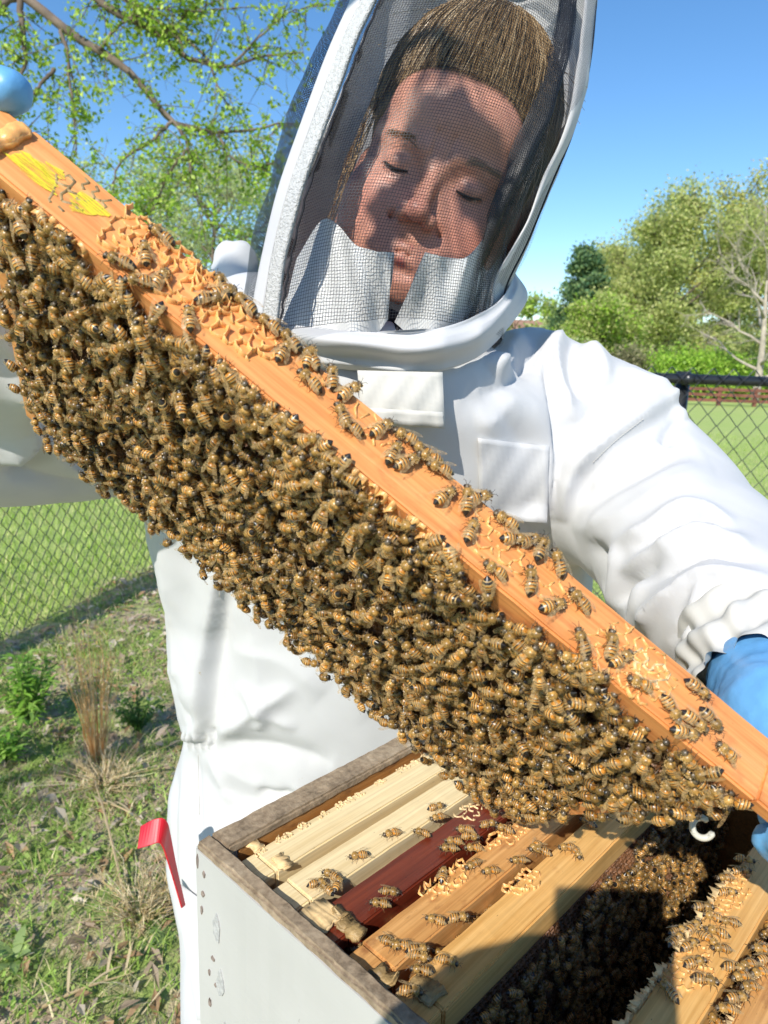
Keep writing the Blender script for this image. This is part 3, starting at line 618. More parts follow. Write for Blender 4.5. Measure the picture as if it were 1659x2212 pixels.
# ============================================================ THE HIVE
HZ = CAMH - 0.335                                     # height of the box rim
HA = G(420, 1815, HZ); HU = np.array([0.690, 0.724, 0]); HU /= np.linalg.norm(HU); HV = np.array([HU[1], -HU[0], 0])
BL, BW, BH, BT = 0.505, 0.413, 0.244, 0.019
HM = Matrix(((HU[0], HV[0], 0, HA[0]), (HU[1], HV[1], 0, HA[1]), (0, 0, -1, HZ), (0, 0, 0, 1)))   # x along frames, y across, z DOWN
HM = Matrix(((HU[0], -HV[0], 0, HA[0]), (HU[1], -HV[1], 0, HA[1]), (0, 0, 1, HZ), (0, 0, 0, 1)))  # right handed: local y = -across
def hbox_m(v): return HM @ Vector((v[0], -v[1], v[2]))
def wobble(o, amp, sc, seed):
    me = o.data; n = len(me.vertices); c = np.empty(n * 3); me.vertices.foreach_get('co', c); c = c.reshape(-1, 3)
    for e in range(3): c[:, e] += amp * fbm(c, sc, seed + e)
    me.vertices.foreach_set('co', c.ravel()); me.update()
def gridbox(lo, hi, step, bev=0.0008):
    bm = bmesh.new(); bmesh.ops.create_cube(bm, size=1)
    lo, hi = np.array(lo), np.array(hi)
    for q in bm.verts: q.co = Vector((lo + hi) / 2 + np.array(q.co) * (hi - lo))
    bmesh.ops.bevel(bm, geom=list(bm.edges), offset=bev, segments=2, affect='EDGES')
    ax = int(np.argmax(hi - lo)); L = hi[ax] - lo[ax]
    for k in range(1, int(L / step)):
        co = Vector((lo + hi) / 2); co[ax] = lo[ax] + L * k / int(L / step); no = Vector((0, 0, 0)); no[ax] = 1
        bmesh.ops.bisect_plane(bm, geom=bm.verts[:] + bm.edges[:] + bm.faces[:], plane_co=co, plane_no=no)
    bm.verts.ensure_lookup_table(); bm.verts.index_update()
    mb = MB(); mb.add([q.co for q in bm.verts], [[q.index for q in f.verts] for f in bm.faces]); bm.free(); return mb
hive = empty('hive_box', hbox_m((0, 0, -BH)), 'white painted wooden hive box with a worn brown rim, open at the top', 'hive box', None, HM @ Matrix.Translation((0, 0, -BH)))
H0 = BH                                                 # rim height in the box's own coordinates
inner_wood = wood('hive_inside', (0.30, 0.12, 0.03), (0.45, 0.20, 0.05), (0.58, 0.29, 0.09), (0.18, 0.08, 0.03), 0.55)
def wall(lo, hi, inner_lo, inner_hi, name):
    o = gridbox(lo, hi, 0.012, 0.0016).build(name, M['paint'], hive); wobble(o, 0.0004, 30, 3)
    i = gridbox(inner_lo, inner_hi, 0.02).build('inner_face', inner_wood, o)
    return o
def rim(lo, hi):
    o = gridbox(lo, hi, 0.006, 0.0018).build('rim', M['rim'], hive); wobble(o, 0.0007, 55, 9)
zr = H0 - 0.004
wall((0, -BW, 0), (.0112, 0, zr), (.0114, -BW + BT, 0.004), (BT, -BT, zr - 0.0155), 'end_wall')
wall((BL - .0112, -BW, 0), (BL, 0, zr), (BL - BT, -BW + BT, 0.004), (BL - .0114, -BT, zr - 0.0155), 'end_wall')
wall((BT + .0005, -BT, 0), (BL - BT - .0005, 0.0002, zr), (BT + .003, -BT - .0025, 0.004), (BL - BT - .003, -BT - .0003, zr - 0.001), 'side_wall')
wall((BT + .0005, -BW - .0002, 0), (BL - BT - .0005, -BW + BT, zr), (BT + .003, -BW + BT + .0003, 0.004), (BL - BT - .003, -BW + BT + .0025, zr - 0.001), 'side_wall')
for x0_, x1_ in ((.01135, .0119), (BL - .0119, BL - .01135)): MB().box((x0_, -BW + BT, zr - .0154), (x1_, -BT, zr - .0009)).build('rebate_face', inner_wood, hive)
# rim: end walls have a rebate that carries the frame lugs
rim((0.0008, -BW + .0008, zr - .0035), (0.0123, -.0008, H0)); rim((BL - .0123, -BW + .0008, zr - .0035), (BL - .0008, -.0008, H0))
rim((0.0125, -BT - .0034, zr - .0035), (BL - .0125, -.0010, H0 + .0002)); rim((0.0125, -BW + .0010, zr - .0035), (BL - .0125, -BW + BT + .0034, H0 + .0002))
fl = MB().box((0.004, -BW + .004, -.003), (BL - .004, -.004, .003)).build('floor_board', inner_wood, hive)
# box joint chips: scars in the paint along the corner
scar = simple('paint_scar', (0.24, 0.19, 0.16), 0.9, 0.4, 200, 0.6, 0.002); scuff = simple('paint_scuff', (0.44, 0.44, 0.42), 0.8, 0.2, 300, 0.5, 0.002)
r = random.Random(4)
def chip(y, z, w, h, mat, name):
    n = 11; V = [(-0.0009, y, z)] + [(-0.0009, y + w * math.cos(6.283 * k / n) * r.uniform(.55, 1.1), z + h * math.sin(6.283 * k / n) * r.uniform(.55, 1.1)) for k in range(n)]
    V += [(0.0006, *p[1:]) for p in V[1:]]
    f = [(0, 1 + (k + 1) % n, 1 + k) for k in range(n)] + [(1 + k, 1 + (k + 1) % n, n + 1 + (k + 1) % n, n + 1 + k) for k in range(n)]
    MB().add(V, f).build(name, mat, hive)
for y, z, w, h in [(-.004, H0 - .014, .0016, .006), (-.012, H0 - .020, .0015, .003), (-.010, H0 - .037, .0022, .0028), (-.008, H0 - .051, .0014, .004), (-.021, H0 - .083, .0025, .0022), (-.016, H0 - .098, .0016, .003), (-.024, H0 - .103, .002, .0016), (-.016, H0 - .124, .0016, .004)]: chip(y, z, w, h, scar, 'paint_chip')
for y, z, w, h in [(-.026, H0 - .055, .0045, .013), (-.030, H0 - .098, .005, .013), (-.034, H0 - .140, .005, .014)]: chip(y, z, w, h, scuff, 'paint_scuff')
# the boxes and stand the open box rests on
lb = empty('hive_box', hbox_m((0, 0, -2 * BH)), 'lower white hive box carrying the open box', 'hive box', None, HM @ Matrix.Translation((0, 0, -2 * BH - .001)))
MB().box((0, -BW, 0), (BT, 0, BH), .001).build('end_wall', M['paint'], lb); MB().box((BL - BT, -BW, 0), (BL, 0, BH), .001).build('end_wall', M['paint'], lb)
MB().box((BT, -BT, 0), (BL - BT, 0, BH - .001), .001).build('side_wall', M['paint'], lb); MB().box((BT, -BW, 0), (BL - BT, -BW + BT, BH - .001), .001).build('side_wall', M['paint'], lb)
stz = HZ - 2 * BH - .001
st = empty('hive_stand', hbox_m((0, 0, -HZ)), 'grey wooden stand under the stacked hive boxes', 'stand', None, HM @ Matrix.Translation((0, 0, -HZ)))
MB().box((-.02, -BW - .02, stz - .03), (BL + .02, .02, stz - .001), .003).build('deck_board', M['greywood'], st)
for x in (0.0, BL - .07):
    for y in (-BW, -.07): MB().box((x, y, -.02), (x + .07, y + .07, stz - .031), .003).build('leg', M['greywood'], st)

# ------------------------------------------------------------ frames
FT, FWD, FH = 0.482, 0.027, 0.232
def hexwalls(x0, x1, y0, y1, cell, hmin, hmax, keep, seed, mask=None, thick=0.0006, jit=0.10, flare=1.0):
    """broken honeycomb walls standing on the plane z=0"""
    r = random.Random(seed); mb = MB(); w = cell; hh = w * math.sqrt(3) / 2; s = w / math.sqrt(3); seen = set(); hv = {}
    def vkey(p): return (round(p[0] / (w * .01)), round(p[1] / (w * .01)))
    ny = int((y1 - y0) / hh) + 2; nx = int((x1 - x0) / w) + 2; jv = {}
    for j in range(ny):
        for i in range(nx):
            cx = x0 + i * w + (w / 2 if j % 2 else 0); cy = y0 + j * hh
            if not (x0 - w * .3 <= cx <= x1 + w * .3 and y0 - w * .3 <= cy <= y1 + w * .3): continue
            if mask and not mask(cx, cy): continue
            vs = [(cx + s * math.sin(k * math.pi / 3), cy + s * math.cos(k * math.pi / 3)) for k in range(6)]
            for k in range(6):
                a, b_ = vs[k], vs[(k + 1) % 6]; ka, kb = vkey(a), vkey(b_)
                ek = (min(ka, kb), max(ka, kb))
                if ek in seen: continue
                seen.add(ek)
                if r.random() > keep: continue
                for kk, p in ((ka, a), (kb, b_)):
                    if kk not in jv: jv[kk] = ((p[0] + r.uniform(-jit, jit) * w, p[1] + r.uniform(-jit, jit) * w), hmin + (hmax - hmin) * r.random() ** 1.6 * flare)
                (ax, ay), ha = jv[ka]; (bx, by), hb = jv[kb]
                ha *= (0.25 if r.random() < .15 else 1); d = math.hypot(bx - ax, by - ay) + 1e-9; nx_, ny_ = -(by - ay) / d * thick, (bx - ax) / d * thick
                mx, my, hm = (ax + bx) / 2, (ay + by) / 2, (ha + hb) / 2 * r.uniform(.45, .9)
                V = []
                for (px_, py_, h_) in ((ax, ay, ha), (mx, my, hm), (bx, by, hb)):
                    V += [(px_ - nx_ * 1.7, py_ - ny_ * 1.7, -.0004), (px_ + nx_ * 1.7, py_ + ny_ * 1.7, -.0004), (px_ + nx_ * .55, py_ + ny_ * .55, h_), (px_ - nx_ * .55, py_ - ny_ * .55, h_)]
                f = []
                for e in (0, 4): f += [(e + 1, e + 5, e + 6, e + 2), (e + 2, e + 6, e + 7, e + 3), (e + 3, e + 7, e + 4, e)]
                f += [(0, 1, 2, 3), (11, 10, 9, 8)]
                mb.add(V, f)
    return mb
def make_frame(label, mat4, wood_m, side_m=None, comb=True, group=None, comb_m=None, cell_seed=1, vis=-1, comb_full=True, FWD=0.027):
    root = empty('honeycomb', (0, 0, 0), label, 'honeycomb', group, mat4); side_m = side_m or wood_m
    # top bar with thinner lugs, and a groove line below; z = 0 is its top
    bm = MB(); o = gridbox((-0.2235, -FWD / 2, -0.0195), (0.2235, FWD / 2, 0), 0.008, 0.0012).build('top_bar', wood_m, root); wobble(o, 0.00025, 40, cell_seed)
    for s in (-1, 1):
        l = gridbox((min(s * .2237, s * .2410), -FWD / 2 + .001, -0.0105), (max(s * .2237, s * .2410), FWD / 2 - .001, -.0006), 0.006, 0.0012).build('lug', wood_m, root); wobble(l, 0.0003, 60, 4)
        MB().box((min(s * .2155, s * .2250), -.0165, -.225), (max(s * .2155, s * .2250), .0165, -.0197), .001).build('end_bar', side_m, root)
    MB().box((-.215, -.0095, -FH), (.215, .0095, -FH + .009), .001).build('bottom_bar', side_m, root)
    if comb:
        c = MB().box((-.2148, -.0118, -.2225), (.2148, .0118, -.0199)).build('comb', comb_m or M['comb'], root)
        if comb_full:
            w = hexwalls(-.212, .212, -.220, -.024, .0054, .0012, .0022, .97, cell_seed, thick=.00042, jit=.03)
            V = [(x, vis * (0.0119 + z), y) for x, y, z in w.v]; mesh('cell_walls', V, [q[::-1] for q in w.f] if vis < 0 else w.f, comb_m or M['comb'], c)
    return root
def burr(root, x0, x1, y0, y1, cell, h, keep, seed, mat='wax', z=0.0, mask=None, thick=.00042, side=None, jit=.22):
    w = hexwalls(x0, x1, y0, y1, cell, h * .3, h, keep, seed, mask, thick, jit)
    if side is not None: V = [(x, side * ((.0158 if root is lifted else FWD / 2) + zz), y) for x, y, zz in w.v]
    else: V = [(x, y, z + zz) for x, y, zz in w.v]
    return mesh('burr_comb', V, w.f, M[mat], root, True)
# the lifted frame: pose solved from the photograph (top bar about 0.32 m from the lens, seen from above)
def cs(x, y, z): return RT * x + UP * y + FW * z
TL, TR_ = P(14, 318, .322), P(1645, 1668, .322)
ex = unit(TR_ - TL); Dn = cs(-.097, -.075, .20); Dn = unit(Dn - ex * np.dot(Dn, ex)); ez = -Dn; ey = np.cross(ez, ex); FO = (TL + TR_) / 2
FO = FO - ey * (-1 if np.dot(-ey, CAM - FO) > 0 else 1) * .002
VIS = -1 if np.dot(-ey, CAM - FO) > 0 else 1
LM = Matrix(((ex[0], ey[0], ez[0], FO[0]), (ex[1], ey[1], ez[1], FO[1]), (ex[2], ey[2], ez[2], FO[2]), (0, 0, 0, 1)))
lifted = make_frame('orange wooden frame of comb covered in bees, lifted out by the beekeeper', LM, M['pine'], None, True, None, None, 3, VIS, True, .0315)
LI = np.array(LM.inverted())
def loc_top(px, py):                                     # pixel -> point on the lifted top bar, frame coordinates
    q = hit_plane(px, py, FO, ez); return (LI @ np.array([*q, 1]))[:3]
def bpatch(pl, cell, h, keep, seed, mat='wax', thick=.00042):
    L = np.array([loc_top(x, y)[:2] for x, y in pl]); c = L.mean(0)
    def mask(x, y):
        k = False; n = len(L)
        for i in range(n):
            (ax, ay), (bx, by) = L[i], L[(i + 1) % n]
            if (ay > y) != (by > y) and x < (bx - ax) * (y - ay) / (by - ay + 1e-12) + ax: k = not k
        return k and abs(y) < .015
    burr(lifted, L[:, 0].min(), L[:, 0].max(), L[:, 1].min(), L[:, 1].max(), cell, h, keep, seed, mat, 0, mask, thick)
bpatch([(100, 395), (215, 375), (240, 450), (150, 480)], .0062, .0012, .55, 31, 'propolis', .0006)
bpatch([(215, 500), (300, 440), (470, 560), (500, 660), (400, 690), (290, 600)], .0062, .0042, .8, 32)
bpatch([(400, 540), (480, 570), (530, 650), (450, 680)], .0058, .0065, .85, 33)
bpatch([(430, 690), (520, 640), (610, 740), (590, 790), (510, 770)], .0064, .0045, .85, 34)
bpatch([(600, 690), (660, 720), (730, 830), (690, 830)], .0058, .004, .6, 35)
bpatch([(1020, 1100), (1110, 1120), (1120, 1230), (1040, 1220)], .0062, .0022, .6, 36)
bpatch([(880, 960), (1000, 1020), (1080, 1090), (1040, 1100)], .006, .0022, .3, 37)
bpatch([(760, 870), (830, 880), (860, 950), (800, 960)], .006, .0018, .45, 40)
bpatch([(1130, 1230), (1200, 1230), (1240, 1310), (1180, 1310)], .006, .0016, .4, 41)
bpatch([(1255, 1370), (1350, 1350), (1480, 1480), (1400, 1530), (1290, 1450)], .0060, .0020, .85, 38, 'wax')
bpatch([(1360, 1400), (1430, 1440), (1440, 1490), (1380, 1470)], .0060, .0028, .8, 39, 'wax_pale')
# ragged brace comb hanging on the visible edge of the bar
for (px, py, wpx, sd) in [(125, 490, 90, 1), (505, 800, 100, 3), (800, 1055, 70, 5), (930, 1160, 90, 6)]:
    q = loc_top(px, py); burr(lifted, q[0] - .010, q[0] + .010, -.0125, -.0008, .0054, .0045, .75, 60 + sd, 'wax', 0, None, .00042, VIS, .2)
# yellow paint mark brushed on the bar
ym, nt, b = nmat('yellow_paint'); b.inputs['Base Color'].default_value = (0.72, 0.62, 0.03, 1); b.inputs['Roughness'].default_value = 0.5
nt.links.new(ramp(nt, noise(nt, mapping(nt, (40, 900, 900)), 1.5, 4, 0.65).outputs[0], [(0.40, (0.0,) * 3), (0.52, (0.85,) * 3)]).outputs[0], b.inputs['Alpha'])
for pl, sd in (([(10, 335), (60, 330), (120, 395), (128, 428), (60, 385)], 1), ([(70, 345), (130, 365), (140, 385), (112, 395), (90, 370)], 3), ([(150, 425), (175, 412), (248, 470), (225, 470), (150, 455)], 2)):
    L = np.array([loc_top(x, y)[:2] for x, y in pl]); rr = random.Random(sd); e = []
    for i in range(len(L)):
        a, b_ = L[i], L[(i + 1) % len(L)]
        for t in np.linspace(0, 1, 6)[:-1]: q = a + (b_ - a) * t; e.append((q[0] + rr.uniform(-.0022, .0022), q[1] + rr.uniform(-.0005, .0005), .0006))
    MB().add(e, [tuple(range(len(e)))]).build('paint_mark', ym, lifted)
q = loc_top(20, 262); pr = gridbox((-.2275, -.0125, -.0008), (-.2195, .0125, .0045), .0015, .001).build('propolis_ridge', M['wax'], lifted, True); wobble(pr, .0016, 90, 5)
# frames standing in the box: y across is negative in box coordinates
def in_box(v, dz=-0.008, x=BL / 2): return HM @ Matrix.Translation((x, -v, dz)) @ Matrix.Rotation(0, 4, 'Z')
GRP = None
VB = -1                                                  # the face that looks towards the camera (local -y)
f1 = make_frame('cream new pine frame beside the side wall of the box', in_box(.0425), M['cream'], None, True, GRP, M['wax_pale'], 5, VB, False)
f2 = make_frame('cream new pine frame next to the dark red brown frame', in_box(.0785), M['cream'], None, True, GRP, M['wax_pale'], 6, VB, False)
f3 = make_frame('dark red brown stained frame between the cream and honey coloured frames', in_box(.1150), M['red'], None, True, GRP, None, 7, VB, False)
f4 = make_frame('honey coloured old frame beside the dark red brown frame', in_box(.1510), M['honey'], None, True, GRP, None, 8, VB, False)
f5 = make_frame('golden pine frame at the edge of the open gap, its comb crowded with bees', in_box(.1880), M['gold'], None, True, GRP, None, 9, VB, True)
f7 = make_frame('golden pine frame across the open gap with bees on its top bar', in_box(.2880), M['gold'], None, True, GRP, None, 10, VB, False)
f8 = make_frame('pine frame next to the far side wall of the box, waxy comb between', in_box(.3270), M['honey'], None, True, GRP, None, 11, VB, False)
f9 = make_frame('cream frame against the far side wall of the box', in_box(.3640), M['cream'], None, True, GRP, M['wax_pale'], 12, VB, False)
FRZ = HZ - .008
def hb(px, py, z=FRZ):                                   # pixel -> box coordinates (x along, y across)
    q = G(px, py, z) - HA; return np.dot(q, HU), np.dot(q, HV)
def burr_at(root, v, px, py, rx, ry, cell, h, keep, seed, mat='wax_pale'):
    x, y = hb(px, py); cx, cy = x - BL / 2, -(y - v)
    burr(root, cx - rx, cx + rx, max(cy - ry, -FWD / 2 + .001), min(cy + ry, FWD / 2 - .001), cell, h, keep, seed, mat, 0, lambda a, c: ((a - cx) / rx) ** 2 + ((c - cy) / max(ry, .004)) ** 2 < 1.3)
burr_at(f4, .151, 955, 1893, .020, .011, .0056, .0035, .75, 71, 'wax'); burr_at(f4, .151, 1090, 1785, .028, .012, .0056, .0025, .8, 72, 'wax')
burr_at(f5, .188, 1120, 1900, .013, .010, .0056, .003, .7, 73, 'wax'); burr_at(f3, .115, 1010, 1750, .010, .008, .0056, .002, .7, 74)
burr_at(f7, .288, 1480, 2080, .018, .012, .0056, .0025, .8, 75, 'wax'); burr_at(f7, .288, 1560, 1920, .025, .012, .0056, .0025, .7, 76, 'wax')
for (x, sd) in ((.02, 1), (.05, 2), (.105, 3), (.16, 4)): burr(f7, -BL / 2 + x - .005 + .06, -BL / 2 + x + .03 + .06, -.014, -.0008, .0056, .0065, .8, 80 + sd, 'wax_pale', 0, None, .00045, 1, .25)
for (x, sd) in ((.03, 1), (.08, 2), (.13, 3)): burr(f8, -BL / 2 + x + .05, -BL / 2 + x + .04 + .06, -.018, -.0008, .0056, .0055, .85, 90 + sd, 'wax_pale', 0, None, .00045, 1, .25)
# wax crumbs and propolis on lugs
def lump(root, px, py, v, sx, sy, h, mat, seed):
    x, y = hb(px, py); cx, cy = x - BL / 2, -(y - v); o = gridbox((cx - sx, cy - sy, -.0006), (cx + sx, cy + sy, h), .0016, .0008).build('propolis_lump', M[mat], root, True)
    bm = bmesh.new(); bm.from_mesh(o.data); bmesh.ops.subdivide_edges(bm, edges=bm.edges[:], cuts=1, use_grid_fill=True); bm.to_mesh(o.data); bm.free(); wobble(o, .0018, 110, seed)
lump(f3, 690, 1985, .115, .011, .011, .003, 'wax_pale', 3); lump(f3, 735, 1978, .115, .004, .006, .003, 'propolis', 4)
lump(f1, 545, 1825, .0425, .004, .009, .002, 'wax_pale', 5); lump(f2, 610, 1862, .0785, .005, .008, .002, 'wax_pale', 6); lump(f4, 760, 2010, .151, .005, .009, .003, 'propolis', 7)
lump(f1, 750, 1695, .0425, .002, .004, .003, 'wax_pale', 8); lump(f5, 830, 2110, .188, .006, .007, .002, 'propolis', 9); lump(f5, 920, 2140, .188, .007, .009, .0025, 'propolis', 10)
for k in range(26):
    x = .03 + .014 * k + random.uniform(-.006, .006); burr(f1, -BL / 2 + x, -BL / 2 + x + .006, .0095, .0125, .003, .0014, .5, 200 + k, 'wax_pale', 0, None, .0004)

# ============================================================ THE BEEKEEPER
feet = P(735, 1700, 1.0); feet[2] = 0.0
person = empty('person', feet, 'person in white hooded bee suit and black veil holding up the bee covered frame', 'person')
PI_ = Matrix.Translation(-Vector(feet))
def pmesh(name, V, Fq, mats, par=person, smooth=True, **k):
    return mesh(name, np.asarray(V, float) - feet, Fq, mats, par, smooth, **k)
# ---------------- head
zc = unit(ray(935, 378)); Xh = unit(np.cross(zc, UP)); Zh = np.cross(Xh, zc); Yh = zc
def rot2(a, b_, t): return a * math.cos(t) + b_ * math.sin(t), b_ * math.cos(t) - a * math.sin(t)
Zh, Xh = rot2(Zh, Xh, R(22.5))                     # roll: crown leans to the right of the picture
Zh, Yh = rot2(Zh, Yh, R(11))                        # seen a little from below
Yh, Xh = rot2(Yh, Xh, R(7))                        # turned a little to the left
EYE = P(938, 374, .595); HC = EYE + Yh * .080
HR = np.stack([Xh * .99, Yh * .95, Zh * .97], 1)
def h2w(v):
    v = np.array(v, float); v[..., 2] = np.where(v[..., 2] < 0, v[..., 2] * .95, v[..., 2]); return v @ HR.T + HC
def face_sdf(p):
    ax = np.stack([np.abs(p[..., 0]), p[..., 1], p[..., 2]], -1)
    d = s_ell(p, (0, .014, .040), (.0775, .096, .094))
    d = smin(d, s_ell(p, (0, -.022, -.038), (.0745, .066, .076)), .03)
    d = smin(d, s_cone(ax, (.062, .006, -.062), (.022, -.062, -.100), .021, .018), .032)
    d = smin(d, s_sph(p, (0, -.0680, -.0990), .0180), .022)
    d = smin(d, s_sph(ax, (.0440, -.047, -.034), .0275), .022)           # cheeks
    d = smin(d, s_sph(ax, (.0400, -.048, -.066), .0250), .022)
    d = smin(d, s_ell(p, (0, -.074, -.076), (.030, .019, .020)), .016)     # muzzle
    d = smin(d, s_ell(p, (0, -.058, .050), (.054, .030, .038)), .025)     # forehead
    d = smin(d, s_cone(ax, (.011, -.0800, .0135), (.046, -.0640, .0175), .0100, .0085), .013)   # brow
    d = smax(d, -s_ell(ax, (.0325, -.094, -.002), (.0185, .0150, .0125)), .013)            # sockets
    eye = s_sph(ax, (.0325, -.0690, -.001), .0128)
    lid_u = smax(s_sph(ax, (.0325, -.0690, -.001), .0143), -(p[..., 2] + .0076 - .0030 * ((ax[..., 0] - .0325) / .0125) ** 2), .001)
    lid_l = smax(s_sph(ax, (.0325, -.0688, -.002), .0140), (p[..., 2] + .0112 - .0026 * ((ax[..., 0] - .0325) / .0125) ** 2), .001)
    d = smin(d, smin(lid_u, lid_l, .0012), .0045); d = smin(d, eye, .0008)
    d = smin(d, s_cone(p, (0, -.0800, .006), (0, -.1065, -.036), .0058, .0074), .010)      # nose
    d = smin(d, s_sph(p, (0, -.1080, -.0385), .0090), .007)
    d = smin(d, s_ell(ax, (.0118, -.0955, -.0425), (.0070, .0100, .0072)), .006)
    d = smax(d, -s_ell(ax, (.0068, -.1020, -.0500), (.0036, .0056, .0040)), .0025)
    d = smax(d, -s_cone(p, (0, -.0985, -.052), (0, -.0965, -.063), .0024, .0026), .005)
    up = smin(s_cone(ax, (.0035, -.0895, -.0682), (.0270, -.0765, -.0768), .0038, .0020), s_sph(p, (0, -.0900, -.0690), .0046), .004)
    lo = s_cone(ax, (.0, -.0885, -.0800), (.0235, -.0765, -.0788), .0056, .0026)
    d = smin(d, up, .005); d = smin(d, lo, .005)
    d = smax(d, -s_cone(ax, (0, -.0950, -.0737), (.0275, -.0790, -.0782), .0013, .0012), .0015)   # lip line
    d = smax(d, -s_cone(ax, (.027, -.0745, -.052), (.0175, -.0870, -.043), .0016, .0016), .006)  # smile fold
    d = smax(d, -s_ell(p, (0, -.0925, -.0905), (.018, .006, .0045)), .008)
    d = smax(d, -s_cone(ax, (.0062, -.0905, .012), (.0075, -.0895, .030), .0016, .0010), .004)      # frown lines
    d = smax(d, -s_cone(ax, (.020, -.0865, .0085), (.045, -.0760, .0065), .0010, .0010), .004)    # lid crease
    d = smin(d, s_ell(ax, (.0775, .014, -.012), (.008, .020, .031)), .008)
    d = smin(d, s_cone(p, (0, .024, -.065), (0, .040, -.155), .053, .056), .03)
    d = smin(d, s_ell(p, (0, .10, -.235), (.12, .06, .06)), .04)
    return d
V, Q = nets(face_sdf, (-.09, -.125, -.128), (.09, .118, .128), .0019)
V = relax(V, Q, 1, .35)
V2, Q2 = nets(face_sdf, (-.175, -.06, -.32), (.175, .15, -.1228), .007)
ax_ = np.abs(V[:, 0]); x, y, z = V.T
col = np.tile(np.array((.60, .285, .195)), (len(V), 1)); 
def blend(c, m): global col; m = np.clip(m, 0, 1)[:, None]; col = col * (1 - m) + np.array(c) * m
def gs(cx, cy, cz, s): return np.exp(-(((ax_ - cx) ** 2 + (y - cy) ** 2 + (z - cz) ** 2) / (s * s)))
blend((.58, .20, .15), .55 * gs(.042, -.07, -.040, .026)); blend((.55, .18, .14), .5 * gs(0, -.112, -.042, .014))
dl = np.minimum(s_cone(np.stack([ax_, y, z], 1), (.0035, -.0895, -.0682), (.0270, -.0765, -.0768), .0038, .0020), s_cone(np.stack([ax_, y, z], 1), (0, -.0885, -.0800), (.0235, -.0765, -.0788), .0056, .0026))
blend((.40, .105, .095), .85 * smooth01(.0022, .0004, dl)); blend((.42, .20, .15), .6 * gs(.0325, -.085, -.004, .011))
er = np.sqrt((ax_ - .0325) ** 2 + (y + .0690) ** 2 + (z + .001) ** 2); eyem = (er < .0134) & (z < -.0070) & (z > -.0118) & (y < -.07); blend((.62, .58, .55), eyem * .8); blend((.02, .02, .02), eyem * (np.abs(ax_ - .0325) < .0062))
hairm = smooth01(.0, .008, z - (.073 - .75 * np.clip(y + .075, 0, 1) - .10 * np.maximum(0, ax_ - .03))) * smooth01(-.085, -.06, y + .02 * (z > .05)); blend((.10, .06, .03), hairm)
nb = len(V); bodyV = np.concatenate([h2w(V), h2w(V2)]); bodyQ = np.concatenate([Q, Q2 + nb]); colb = np.concatenate([col, np.tile((.56, .285, .205), (len(V2), 1))])
body = pmesh('body', bodyV, bodyQ, M['skin'], cols=colb)
# eyelashes and brows
HAIRM = attrmat('hair_strand', 0.38, 0.5)
mb = MB(); r = random.Random(12)
for s in (-1, 1):
    pts = []
    for t in np.linspace(-1, 1, 11):
        xx = .0325 + .0125 * t; rr = .0148; zz = -.0080 + .0034 * abs(t) ** 2; yy = -.0690 - math.sqrt(max(0, rr * rr - (.0125 * t) ** 2 - (zz + .001) ** 2)); pts.append(h2w((s * xx, yy, zz)) - feet)
    mb.tube(pts, [.0004] + [.0011] * 9 + [.0004], 5, c=(.02, .014, .01))
    for k in range(26):
        q = pts[r.randrange(11)]; d = h2w((s * r.uniform(-.2, .4), -1, -.7)) - HC; mb.tube([q, q + d * .003, q + d * .0055 + Zh * .0008], [.00022, .0002, .0001], 3, cap=False, c=(.02, .014, .01))
    for k in range(150):
        t = r.random(); xx = .013 + .036 * t; zz = .0145 + .0120 * t - .0070 * t * t + r.gauss(0, .0015); yy = -.0885 + .016 * t ** 1.6
        q = h2w((s * xx, yy, zz)); d = h2w((s * (.7 + t * .4), .05, .55 - t * .75)) - HC; q = q - feet; mb.tube([q, q + unit(d) * .005, q + unit(d) * .008 + Yh * .001], [.0002, .00017, .00008], 3, cap=False, c=(.30, .18, .10))
lash = mb.build('brows_and_lashes', HAIRM, person)
# hair: cap plus combed strands
def cap_sdf(p):
    d = s_ell(p, (0, .018, .046), (.0825, .104, .1120))
    hl = p[..., 2] - (.071 - .80 * np.clip(p[..., 1] + .075, 0, .12) - .12 * np.maximum(0, np.abs(p[..., 0]) - .03))
    d = smax(d, -hl, .012); d = smax(d, -(p[..., 2] - .035 + .9 * np.clip(p[..., 1] - .0, 0, .1)), .01)
    return smin(d, s_ell(p, (0, .050, .150), (.040, .040, .034)), .01)
Vc, Qc = nets(cap_sdf, (-.1, -.1, -.06), (.1, .14, .20), .0042); Vc = relax(Vc, Qc, 3)
hair = pmesh('hair', h2w(Vc), Qc, simple('hair_base', (.22, .14, .07), .5, .4, 300, .5, .001), cols=None)
mb = MB(); r = np.random.default_rng(5)
def onhair(a, e, off):                                   # cranium direction -> point
    n = np.array([math.sin(a) * math.cos(e), -math.cos(a) * math.cos(e), math.sin(e)]); return np.array([0, .018, .046]) + n * np.array([.0825, .104, .1120]) + n * off
HC_ = [(.36, .24, .12), (.28, .18, .085), (.46, .33, .18), (.22, .14, .065), (.56, .42, .25)]
for k in range(3000):
    a0 = r.uniform(-1.8, 1.8); e0 = max(.02, .38 - .24 * abs(a0) ** 1.5 + r.normal(0, .05) + r.uniform(0, .5) * (r.random() < .6)); off = r.uniform(.0005, .006); pts = []
    for t in np.linspace(0, 1, 8): pts.append(h2w(onhair(a0 * (1 - .25 * t) + .05 * math.sin(5 * t + k), e0 + (1.75 - e0) * t, off * (1 + math.sin(3 * t)) + .004 * math.sin(math.pi * t))) - feet)
    mb.tube(pts, [.00015, .00030, .00032, .00032, .00032, .0003, .0003, .0002], 3, cap=False, c=HC_[r.integers(0, 5)])
